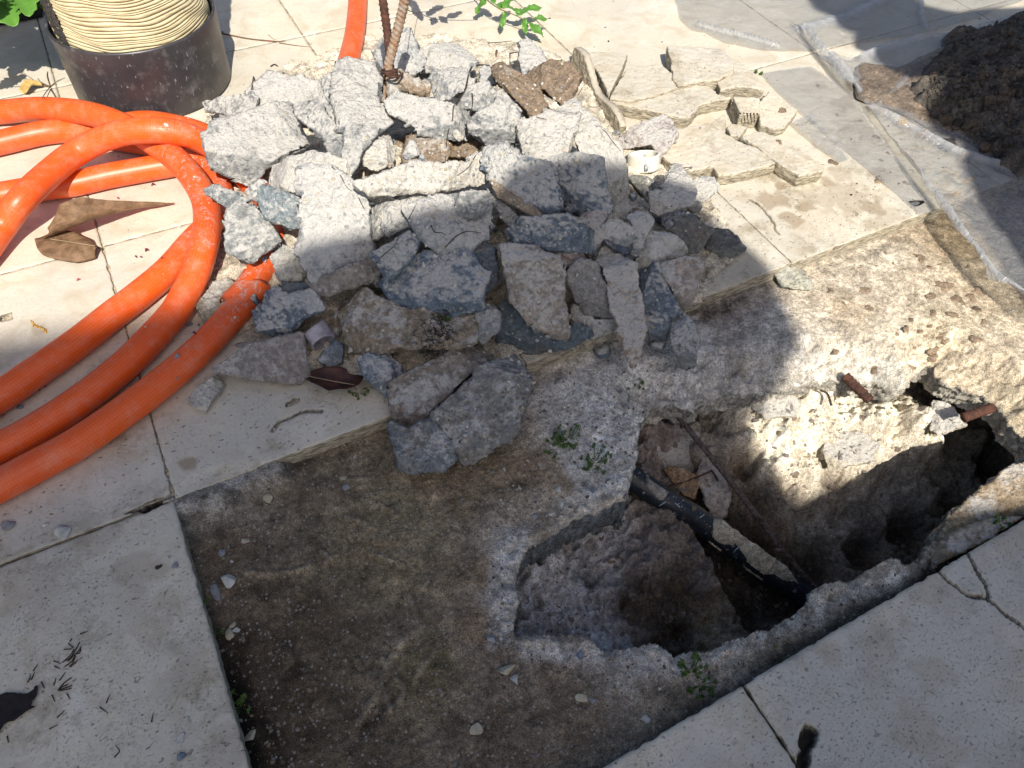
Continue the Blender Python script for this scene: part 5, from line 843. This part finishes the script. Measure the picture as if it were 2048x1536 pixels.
fe=empty('dry_flower_head',hit(*K('D3','690,1195')[0])[0],'yellow dried flower head with thin legs on the sunny paving','dry flower')
for s_ in ['690,1195 500,1130 300,985','690,1200 450,1180 190,1200','690,1190 500,1130 320,1080','690,1190 650,1030 690,880 675,740','700,1190 780,1130 890,1075','690,1200 600,1330 590,1370','690,1210 640,1370','690,1200 560,1130 520,1080']: strip('stem','D3',s_,.0011,TWIG,parent=fe,off=.003)
YEL=mat_simple('dry_petal',(.55,.40,.14),.7,sc=90,c2=(.38,.24,.08)); vq=spine_leaf([hit(*K('D3','350,1310')[0])[0]+[0,0,.006],hit(*K('D3','460,1240')[0])[0]+[0,0,.014],hit(*K('D3','590,1210')[0])[0]+[0,0,.006]],[.012,.016,.006],.6,nu=9); o=mesh('petal',vq[0]+fbm(vq[0]*80,3)[:,None]*.002,vq[1],YEL); solidify(o); adopt(fe,o)
def needles(c,lst,label):
    Vs=[]
    for s_ in lst:
        P_=np.array(on(c,s_,.0011)); v,f,_=tube(catmull(P_,4),np.full((len(P_)-1)*4+1,.0007),5); Vs.append((v,f))
    V_,F_,_=join(Vs); o=mesh('pine_needles',V_,F_,TWIGD); tag(o,label,'needles','dark needles on the left slab'); return o
needles('D6',['505,690 560,660 600,600 635,535','495,700 560,640 590,590','515,730 570,690 600,640','550,730 580,700 600,650','560,735 600,700 620,675','540,690 590,640 630,600 645,570','510,595 570,590','545,545 580,575','555,530 575,508','600,625 630,625 645,590'],'tufted bundle of dark needles on the left slab')
for i_,(s_,lab) in enumerate([('640,470 700,450','short needle right of the tufted bundle'),('430,685 480,705','upper of two parallel needles left of the bundle'),('435,725 480,750','lower of two parallel needles left of the bundle'),('265,765 305,710','slanted needle left of the two parallel ones'),('250,835 280,770','needle beside the slanted one'),('220,855 240,820 242,785','bent needle near the black leaf'),('330,850 355,905','needle pointing at the black leaf'),('475,840 522,775','needle above the fan'),('430,875 448,820','needle left of the fan'),('415,955 440,1010','hooked needle below the fan'),('535,945 560,990','short needle right below the fan'),('845,1020 878,945','needle standing alone mid slab'),('795,1050 860,1100','needle with a dark blob at its end'),('455,1135 515,1080','needle low on the slab'),('395,1225 465,1190','lowest slanted needle of the slab'),('910,1450 950,1400 920,1355','angled needle at the bottom'),('1205,1170 1220,1095','reddish needle near the screed'),('60,1280 70,1335','needle at the left edge')]): strip('pine_needle','D6',s_,.0009,TWIGD,lab,'needle','dark needles on the left slab',off=.0012)
needles('D6',['460,920 510,860 570,818','470,920 530,895 575,880','480,922 540,910 572,900','465,920 500,890 540,872'],'fan of four thin needles near the black leaf')
# oak sprig above the paving
def blade(base,tip,w,lobes=5,tilt=.0,seed=0,droop=.3,nu=9,m=34,up=(0,0,1.)):
    base=np.array(base);tip=np.array(tip); ax=tip-base; L=np.linalg.norm(ax); ax/=L; up=np.array(up,float); s=np.cross(ax,up); s/=np.linalg.norm(s); nn=np.cross(s,ax); V=[]
    for i in range(m):
        t=i/(m-1); prof=math.sin(math.pi*min(1,t*.96+.02)**.85)**.7; tooth=1+.20*(((t*lobes)%1)-.5)*2*(1 if t<.93 else 0)
        for j in range(nu):
            u=j/(nu-1)*2-1; ww=w*prof*(tooth if abs(u)>.7 else 1)*u; V.append(base+ax*(L*t)+s*ww+nn*(abs(ww)*.22*math.cos(tilt)-droop*L*t*t*.25+.004*math.sin(t*9+seed)*u))
    i=np.arange(m*nu).reshape(m,nu); return np.array(V),np.stack([i[:-1,:-1],i[:-1,1:],i[1:,1:],i[1:,:-1]],-1).reshape(-1,4)
def sprig(label,stem,leaves,z,tipz,name='oak_sprig'):
    st=[gp(x,y,zz) for x,y,zz in stem]; e=empty(name,st[-1],label,'sprig'); p=catmull(np.array(st),10); v,f,_=tube(p,np.linspace(.0022,.0012,len(p)),8); adopt(e,mesh('stem',v,f,mat_twiggreen))
    for k,(bx,by,tx,ty,w,z0,z1) in enumerate(leaves):
        V_,Q_=blade(gp(bx,by,z0),gp(tx,ty,z1),w,seed=k*2.1,lobes=6); o=mesh('leaf',V_,Q_,GREEN); solidify(o,.0005); adopt(e,o)
    return e
mat_twiggreen=mat_simple('green_twig',(.20,.16,.07),.7,sc=100,c2=(.14,.15,.05))
oz=.045
sprig('oak like sprig with toothed green leaves above the paving, near the cone',[(930,-70,.08),(965,-22,.07),(975,0,.062),(1000,18,.055),(1025,28,.05),(1048,39,.045)],
 [(972,-2,950,26,.012,.06,.03),(990,8,1040,20,.012,.058,.06),(1032,28,1084,10,.0155,.05,.055),(1064,40,1102,34,.0115,.05,.045),(1010,24,1003,56,.0075,.05,.03),(1048,38,1052,66,.009,.045,.03),(1056,44,1088,72,.0125,.045,.03),(990,6,965,-18,.012,.06,.07),(1005,15,1030,-12,.012,.06,.07)],oz,oz)
sprig('oak like sprig mostly above the picture whose shadow falls on the paving',[(800,-90,.16),(840,-50,.15),(880,-30,.14),(915,-22,.13),(960,-14,.115)],
 [(812,-80,842,-58,.013,.155,.15),(830,-60,850,-22,.013,.15,.13),(860,-40,895,-60,.014,.145,.14),(885,-32,905,-6,.013,.135,.11),(905,-26,935,-40,.013,.13,.13),(880,-30,868,-2,.012,.135,.11)],oz,oz)
# planter with big toothed leaves at the upper left corner
PLK=mat_simple('planter_black',(.012,.012,.012),.8,sc=60,c2=(.022,.02,.018))
pl=empty('planter',gp(-40,10,0),'black planter edge with large toothed green leaves in the upper left corner','planter')
c0=gp(90,38,.0); c1=gp(-30,62,.0); d=(c0-c1)[:2]; d/=np.linalg.norm(d); nn=np.array([-d[1],d[0]]); a0=c0[:2]+d*.01; a1=c0[:2]-d*.8; pv=[];
bx_=[np.r_[a0,0],np.r_[a1,0],np.r_[a1+nn*.4,0],np.r_[a0+nn*.4,0]]; pv=bx_+[b+np.array([0,0,.16]) for b in bx_]; bm=bmesh.new(); vs=[bm.verts.new(v) for v in pv]
for f_ in [(3,2,1,0),(4,5,6,7),(0,1,5,4),(1,2,6,5),(2,3,7,6),(3,0,4,7)]: bm.faces.new([vs[i] for i in f_])
bmesh.ops.bevel(bm,geom=bm.edges[:],offset=.012,segments=3,affect='EDGES'); me=bpy.data.meshes.new('box'); bm.to_mesh(me); bm.free(); me.materials.append(PLK); o=bpy.data.objects.new('box',me); C.objects.link(o); adopt(pl,o)
rs=np.random.default_rng(8)
for k,(bx,by,tx,ty,w_,z0,z1) in enumerate([(55,-40,52,26,.028,.22,.20),(70,-45,88,12,.026,.21,.19),(35,-30,28,20,.024,.21,.20),(85,-60,104,-8,.03,.24,.22),(-10,-80,10,-34,.04,.30,.26),(20,-95,48,-50,.04,.30,.27),(60,-110,78,-62,.038,.29,.27),(-60,-30,-34,10,.035,.26,.24),(-50,-90,-30,-50,.04,.3,.28),(-90,-10,-60,30,.03,.24,.22),(100,-80,122,-44,.03,.26,.24)]):
    V_,Q_=blade(gp(bx,by,z0),gp(tx,ty,z1),w_,lobes=7,seed=k,m=40,nu=11); o=mesh('leaf',V_,Q_,GREEN); solidify(o,.0006); adopt(pl,o)
    mid=(gp(bx,by,z0)); root=np.array([a0[0]-.2-.03*k,a0[1]+.15,.15]); v,f,_=tube(catmull(np.array([root,(root+mid)/2+[0,0,.05],mid]),8),.0022,6); adopt(pl,mesh('stem',v,f,mat_twiggreen))
for k,(sx,sy,ang,L,z0) in enumerate([(30,75,-1.0,.16,.24),(75,95,-1.9,.15,.22),(112,112,-1.3,.12,.20),(8,120,-2.6,.13,.22),(110,62,.5,.14,.26),(45,125,-2.2,.10,.19),(-20,80,-1.5,.18,.25),(60,40,.3,.2,.28),(20,165,-2.9,.07,.17)]):
    s0=gp(sx,sy)[:2]-SH*z0; d=np.array([math.cos(ang),math.sin(ang)]); V_,Q_=blade(np.r_[s0-d*L/2,z0+.01],np.r_[s0+d*L/2,z0-.01],L*.3,lobes=7,seed=k+20,m=40,nu=11); o=mesh('leaf',V_,Q_,GREEN); solidify(o,.0006); adopt(pl,o)
    root=np.array([a0[0]-.25-.03*k,a0[1]+.15,.15]); mid=np.r_[s0-d*L/2,z0+.01]; v,f,_=tube(catmull(np.array([root,(root+mid)/2+[0,0,.05],mid]),8),.0012,6); adopt(pl,mesh('stem',v,f,mat_twiggreen))
rt_=bpy.data.objects.get('x')
for k in range(6): strip('saw_groove','C4',f'{1560+k*27},925 {1572+k*26},1010',.0018,TWIGD,parent=RIB,off=.0004)
# ---------------------------------------------------------------- weeds
WEED=mat_simple('weed_green',(.12,.21,.05),.6,sc=90,c2=(.07,.13,.03))
def weed(c,x,y,r,label,n=26,up=.02,seed=0,col=WEED):
    rs=np.random.default_rng(seed); q=K(c,f'{x},{y}')[0]; h,_=hit(*q); e=empty('weed',h,label,'weed','small weeds in the screed'); parts=[];st=[]
    for k in range(int(n*.62)):
        a=rs.uniform(0,6.28); rr=r*math.sqrt(rs.uniform(0,1)); b=h+np.array([math.cos(a)*rr,math.sin(a)*rr,0]); t=b+np.array([math.cos(a)*r*.35,math.sin(a)*r*.35,rs.uniform(.3,1)*up]); 
        st.append(tube(np.array([h+(b-h)*.4,(b+t)/2,t]),.0006,4)[:2])
        for j in range(4):
            a2=a+rs.uniform(-1.6,1.6); L=rs.uniform(.0025,.0052); s=t+np.array([0,0,-.002*j]); tip=s+np.array([math.cos(a2)*L,math.sin(a2)*L,rs.uniform(-.002,.003)]); V_,Q_=blade(s,tip,L*.42,lobes=3,m=6,nu=3,droop=.2); parts.append((V_,Q_.tolist()))
    V_,F_,_=join(parts); adopt(e,mesh('foliage',V_,F_,col)); V_,F_,_=join(st); adopt(e,mesh('stems',V_,F_,col)); return e
weed('P',1135,880,.018,'upper weed clump right of the cracked boulder',30,seed=1); weed('P',1115,895,.016,'left low weed clump right of the cracked boulder',18,.012,seed=2); weed('P',1190,925,.018,'lower weed clump near the rim of the hole',30,seed=3)
weed('C15',1110,1040,.014,'light green weed on the screed above the corner slab',26,seed=4); weed('C15',1150,1110,.014,'darker weed below the light green one',22,.012,seed=5)
weed('D6',1610,200,.010,'tiny weed at the edge of the left slab, upper',10,.01,seed=6); weed('D6',1705,425,.011,'clover like weed in the joint of the left slab, middle',10,.012,seed=7); weed('D6',1920,1060,.012,'clover like weed in the joint of the left slab, lower',12,.012,seed=8); weed('D6',1905,960,.008,'small dark sprout above the lowest clover weed',8,.01,seed=9)
weed('P',1278,768,.006,'tiny moss tuft beside a white chip near the hole',10,.006,seed=10); weed('D1',1470,1290,.010,'moss tuft on the brown mossy chunk',24,.006,seed=11); weed('C4',1705,600,.007,'green moss tuft beside the tile heap',12,.006,seed=12); weed('C16',1930,280,.008,'moss tuft at the right slab edge',10,.006,seed=13); weed('C10',1380,920,.012,'mossy sprout below the red brown leaf',16,.005,seed=14)
# fibrous root mat
vs=[];rs=np.random.default_rng(3); h0,_=hit(870,665)
for k in range(150):
    x=rs.normal(872,18);y=rs.normal(668,22); h,n=hit(x,y); a=rs.uniform(0,6.28); L=rs.uniform(.006,.018); d=np.array([math.cos(a),math.sin(a),0]); vs.append(tube(np.array([h,h+d*L*.4+n*.005,h+d*L*.7+n*.007+[0,0,-.002],h+d*L+n*.002]),.0005,4)[:2])
V_,F_,_=join(vs); tag(mesh('root_mat',V_,F_,TWIGD),'tangled mat of fine dark roots hanging on the mossy chunk','roots',kind='stuff')
# ---------------------------------------------------------------- chips and gravel
def ssm(name,c): return mat_simple(name,c,.9,sc=120,bump=.5,c2=tuple(x*.72 for x in c))
PW=ssm('chip_white',(.58,.57,.52)); PY=ssm('chip_cream',(.52,.46,.34)); PG=ssm('chip_grey',(.30,.31,.32)); PB=ssm('chip_blue',(.20,.25,.30))
chips=[('C13',1335,910,55,PW,'largest white chip on the brown screed'),('C13',1580,430,42,PY,'cream chip near the broken tile corner'),('C13',1295,745,28,PG,'rounded grey pebble on the damp screed'),('C13',1430,680,30,PY,'cream flake left side of the screed'),('C13',1360,798,11,PW,'tiny white pebble below the grey one'),
 ('C13',1255,985,50,PG,'brown stained pebble in the joint of the left slab'),('C13',1365,1170,22,PY,'upper crumb of the three by the joint'),('C13',1350,1225,36,PY,'largest crumb of the three by the joint'),('C13',1385,1200,24,PW,'white crumb of the three by the joint'),('D6',1990,1290,50,PY,'cream chip in the bottom end of the joint'),
 ('C15',160,1040,52,PY,'pear shaped cream chip left of the hole'),('C15',205,1085,26,PW,'small pale chip touching the pear shaped one'),('C15',85,875,36,PG,'grey pebble at the left corner of the hole'),('C15',540,955,30,PB,'blue pebble on the near rim of the hole'),('C15',545,1175,30,PY,'flat cream chip below the near rim'),('C15',598,1190,18,PG,'grey chip right of the flat cream one'),('C15',870,1285,26,PW,'angular white chip close to the corner slab'),('C15',945,1130,12,PW,'tiny white chip above the angular one'),
 ('C15',10,1345,36,PY,'tan chip low on the screed'),('C14',1540,1430,30,PY,'tan chip at the bottom centre'),('C11',1420,1435,42,PW,'white flake between boulder and hole'),('C11',970,1312,18,PB,'small blue chip under the boulder'),('C15',190,362,24,PW,'white chip on the rim of the hole'),('C15',185,440,16,PG,'grey chip on the rim of the hole'),('C15',600,122,20,PB,'bluish pebble near the pipe end'),('C15',300,245,26,PG,'pale pebble on the powdery screed'),('C15',390,235,16,PW,'white pebble on the powdery screed'),('C15',445,180,26,PW,'white crumb near the pipe end'),
 ('C10',965,1125,40,PW,'thin white flake on the slab below the dry red leaf'),('C10',245,905,26,PG,'grey crumb right of the small cream shard'),('C14',865,145,22,PY,'brown chip near the boulder foot'),('C14',880,190,24,PG,'grey chip near the boulder foot'),('C14',920,38,12,PW,'tiny white chip above the brown one'),('D2',1960,1000,22,PB,'blue grey crumb on the right foot of the pile'),('C11',1920,695,28,PW,'white flake beside the moss tuft near the hole'),('C11',1235,640,20,PG,'round pebble between boulder and powder'),
 ('D4',350,1430,28,PG,'small grey pebble left of the long pale bar'),('D4',1340,60,32,PY,'brown pebble on the dusty chunk at the back'),('D1',1635,1110,32,PG,'dark round pebble on the deep blue chunk'),('C13',1025,825,28,PG,'blue grey flake on the left slab'),('C13',930,830,20,TWIGD,'dark seed on the left slab'),('C13',370,640,60,PW,'large peeled flake on the joint of the left slabs'),('C13',50,590,48,PG,'grey stone under the lowest hose strand'),('C13',270,585,26,PW,'white crumb next to the peeled flake'),
 ('C16',1685,690,34,PB,'blue grey flat chip on the right slab'),('D6',1455,1440,40,PB,'blue flake at the bottom of the left slab'),('D6',1435,1300,36,PW,'pale flake at the bottom of the left slab'),('C4',1890,900,0,PG,''),('C4',480,340,26,TWIGD,'dark moss crumb behind the tile heap'),('C4',915,345,22,PG,'grey crumb behind the tile heap'),('C10',430,530,60,PG,'flat grey flake between hose and wedge'),('H2',1220,320,30,PG,'flat grey flake between the hose strands'),('H2',125,850,26,PB,'blue flake between the lower hose strands'),('H2',1130,520,24,PG,'pebble beside the lowest hose strand')]
for i_,(c,x,y,r,m,lab) in enumerate(chips):
    if not lab: continue
    q=K(c,f'{x},{y}')[0]; h,n=hit(*q); n=n*.4+np.array([0,0,.6]); n/=np.linalg.norm(n); r=r*CR[c][2]*.00076; V_,f=pebble(h,n,r,None,seed=i_+40,sq=.42,sub=3,jag=.4); o=mesh('stone_chip',V_,f,m); o.location=Vector(h+n*r*.18); tag(o,lab,'stone chip','loose chips on slabs and screed')
# countless grit, one object
def scatter(name,n,gen,rr,mats,label,cat,seed,sink=.2,sub=1,power=2.6):
    rs=np.random.default_rng(seed); parts={k:[] for k in range(len(mats))}
    for k in range(n):
        x,y=gen(rs); h,nn=hit(x,y); 
        if nn[2]<.25: continue
        r=rr[0]*(rr[1]/rr[0])**(rs.uniform()**power); V_,f=pebble(h,nn,r,None,seed=int(rs.integers(1e6)),sq=.6,sub=sub,jag=.45); parts[int(rs.integers(len(mats)))].append((V_+h+nn*r*sink,f.tolist()))
    VV=[];FF=[];mi=[];nn_=0
    for k,p in parts.items():
        if not p: continue
        V_,F_,_=join(p); FF+=[[a+nn_ for a in f] for f in F_]; mi+=[k]*len(F_); nn_+=len(V_); VV.append(V_)
    o=mesh(name,np.vstack(VV),np.array(FF),mats[0],smooth=False); [o.data.materials.append(m) for m in mats[1:]]; o.data.polygons.foreach_set('material_index',mi); tag(o,label,cat,kind='stuff'); return o
def inpoly(poly,box):
    Pp=np.array(poly)
    def g(rs):
        while True:
            x=rs.uniform(box[0],box[2]);y=rs.uniform(box[1],box[3])
            if inside(np.array([[x,y]]),Pp)[0]: return x,y
    return g
SM2=ssm('grit_soil',(.24,.215,.195)); SM3=ssm('grit_pale',(.42,.38,.31)); SG=ssm('grit_dark',(.12,.10,.08)); SM=ssm('grit_brown',(.24,.19,.14))
bedp=[(350,1000),(520,940),(780,850),(1100,740),(1300,690),(1330,800),(1260,960),(1000,1100),(1040,1290),(1350,1320),(1560,1240),(1800,1140),(1900,1110),(1480,1370),(1190,1536),(515,1536)]
scatter('gravel',5200,inpoly(bedp,(350,690,1900,1536)),(.0007,.0046),[SM,SG,SM,SM,SG,SM,SM2],'fine brown grit strewn over the exposed screed','gravel',1)
scatter('gravel',1500,inpoly([(1000,720),(1400,640),(1350,800),(1270,850),(1240,1000),(1060,1060),(1030,1290),(980,1280),(960,1000),(1050,950)],(950,640,1400,1300)),(.0008,.0042),[PW,PG,PW,PY],'pale concrete crumbs along the left rim of the hole','gravel',2)
scatter('gravel',350,inpoly([(1400,600),(1560,540),(1900,430),(2048,600),(2048,780),(1850,740),(1640,740),(1450,760)],(1400,430,2048,800)),(.0008,.004),[PY,PY,PW],'tan grit on the sunlit mortar','gravel',3)
scatter('gravel',4200,lambda rs:(rs.normal(960,250),rs.normal(400,190)),(.0007,.0060),[PW,PY,PG,PW],'white crumbs caught between the rubble chunks','gravel',4)
pitp=[(1290,850),(1500,800),(1700,800),(1960,850),(2040,900),(1880,1060),(1780,1110),(1560,1250),(1340,1290),(1070,1260),(1040,1180),(1070,1080),(1240,1010)]
scatter('gravel',1300,inpoly(pitp,(1030,790,2048,1300)),(.0012,.010),[SM2,SM2,SM],'crumbs and small stones of soil inside the pit','gravel',5,sub=2,sink=.0,power=3.2)
scatter('gravel',360,lambda rs:(rs.normal(500,90),rs.normal(560,170)),(.0007,.0035),[PW,PY,PG],'dusty crumbs on the paving beside the hose','gravel',6)
scatter('gravel',420,lambda rs:(rs.uniform(1000,1560),rs.uniform(20,470)),(.0007,.003),[PY,PG,SM],'tile crumbs on the sunlit paving','gravel',7)
scatter('gravel',260,lambda rs:(rs.normal(760,240),rs.normal(110,40)),(.0007,.003),[PW,PY,PG],'crumbs behind the rubble pile','gravel',8)
scatter('gravel',1500,inpoly([(1860,150),(1900,70),(2048,30),(2048,340),(1930,280),(1850,230)],(1850,30,2048,340)),(.0015,.009),[SG,SG,DKS,BRS],'loose crumbs over the dark soil heap','gravel',10,sub=2,sink=.3)
scatter('gravel',220,lambda rs:(rs.uniform(1700,2048),rs.uniform(0,470)),(.001,.005),[SG,SG,DKS],'dark soil crumbs dropped on the plastic film','gravel',9)
# small individual rubble pieces in the gaps
chl=[(np.array(o.location),o) for o in C.objects if o.name.startswith(('concrete_chunk','earth_clod')) and 'label' in o]; used_=set(); bi=0
TW={'blue':GB,'grey':GR,'pale':LG,'cream':CR_,'brown':BR}
for k in range(900):
    if bi>=110: break
    x=random.gauss(960,230);y=random.gauss(430,170); h,n=hit(x,y)
    if not(float(mz(h[0],h[1]))>.02 and h[2]<float(mz(h[0],h[1]))+.015 and n[2]>.3): continue
    near_=min(chl,key=lambda q:np.linalg.norm(q[0]-h))[1]; cn=random.choice(list(TW)); c_n=sum(1 for u in used_ if u[0]==near_.name); lab=(f"small {cn} bit beside the {near_['label']}" if c_n==0 else f"tiny {cn} flake near the {near_['label']}")
    if c_n>1 or len(lab.split())>16: continue
    used_.add((near_.name,bi)); bi+=1; r=(random.uniform(.010,.024) if c_n==0 else random.uniform(.005,.010)); V_,f=pebble(h,n,r,None,seed=k+300,sq=.62,sub=3,jag=.55); V_=V_+fbm(V_*90+k,3)[:,None]*.0022; o=mesh('rubble_bit',V_,f,CONC); o.location=Vector(h+n*r*.2); o.color=TW[cn]+(random.uniform(.3,.6),); tag(o,lab,'rubble','small bits between the chunks')
# ---------------------------------------------------------------- unseen sheets added behind and above the viewer; edges shaped to draw the shade lines
SHEET=mat_simple('blocker',(.10,.115,.14),.9,.1,20,.1)
def shade_blocker(pts,dist,label,seed=0):
    """pts: ground-level outline (world x,y at z=0); hung dist metres up the sun ray"""
    ts=np.array(to_sun); o=ts*dist; W=np.array([[p[0],p[1],0] for p in pts])+o; W=W-ts*((W-o)@np.array([0,0,1.])/ts[2])[:,None] if False else W
    n=len(W); Wt=W+np.array([0,0,.02]); V_=np.vstack([W,Wt]); Fc=[list(range(n-1,-1,-1)),list(range(n,2*n))]+[[i,(i+1)%n,n+(i+1)%n,n+i] for i in range(n)]
    tag(mesh('shade_blocker',V_,Fc,SHEET,smooth=False),label,'shade_blocker','added shade blockers out of view')
def g0(x,y):       # lit edge seen on the pile, carried down the sun ray to the ground
    p=surf(x,y,.03) if float(mz(*gp(x,y)[:2]))>.0 or (450<x<1420 and 300<y<650) else gp(x,y); return (p[0]+SH[0]*p[2],p[1]+SH[1]*p[2])
edgeL=[gp(-900,760)[:2],gp(-300,725)[:2],gp(0,690)[:2],gp(150,665)[:2],gp(300,640)[:2],gp(430,615)[:2]]
edgeM=[g0(540,560),g0(620,510),g0(700,490),g0(780,470),g0(850,440),g0(930,430),g0(985,410),g0(1010,370),g0(1060,348),g0(1130,335),g0(1210,330),g0(1290,350),g0(1340,375)]
edgeR=[gp(1400,425)[:2],gp(1450,468)[:2],gp(1510,510)[:2],gp(1560,560)[:2],gp(1600,620)[:2],gp(1632,690)[:2],(.86,.47),(.80,.41),(.772,.32),(.768,.25),(.785,.165)]
shade_blocker(edgeL+[edgeM[0],edgeM[1],(.1,.5),(0.1,-.6),(-2.6,-.6),(-2.6,edgeL[0][1])],7.5,'wide canvas sheet added unseen behind the viewer to cast shade')
shade_blocker([(-.05,.62)]+edgeM+edgeR+[(.80,.10),(.8,-.6),(-.3,-.6),(-.3,.5)],3.6,'canvas sheet added unseen above the viewer, edge shaped to the shadow')
shade_blocker([(.76,.135),(.86,.15),(.95,.128),(1.03,.10),(1.3,.09),(3.,.05),(3.,-.6),(.74,-.6)],2.8,'low canvas sheet added unseen at the viewer right side to cast shade')
cpx=[(1560,-260),(1600,-30),(1615,0),(1628,21),(1650,29),(1666,48),(1687,62),(1714,70),(1711,83),(1712,99),(1730,104),(1741,118),(1757,136),(1776,150),(1813,163),(1845,160),(1845,187),(1845,222),(1848,249),(1861,268),(1888,278),(1920,292),(1926,334),(1930,361),(1942,380),(1950,410),(1982,457),(2008,484),(2024,510),(2048,545),(2150,700),(2600,700),(2600,60),(2300,-10),(2048,20),(1990,22),(1955,25),(1925,30),(1895,27),(1850,16),(1832,2),(1830,-30),(1850,-260)]
shade_blocker([tuple(gp(x,y)[:2]) for x,y in cpx],2.2,'dark edged canvas sheet added unseen to shade the soil heap')
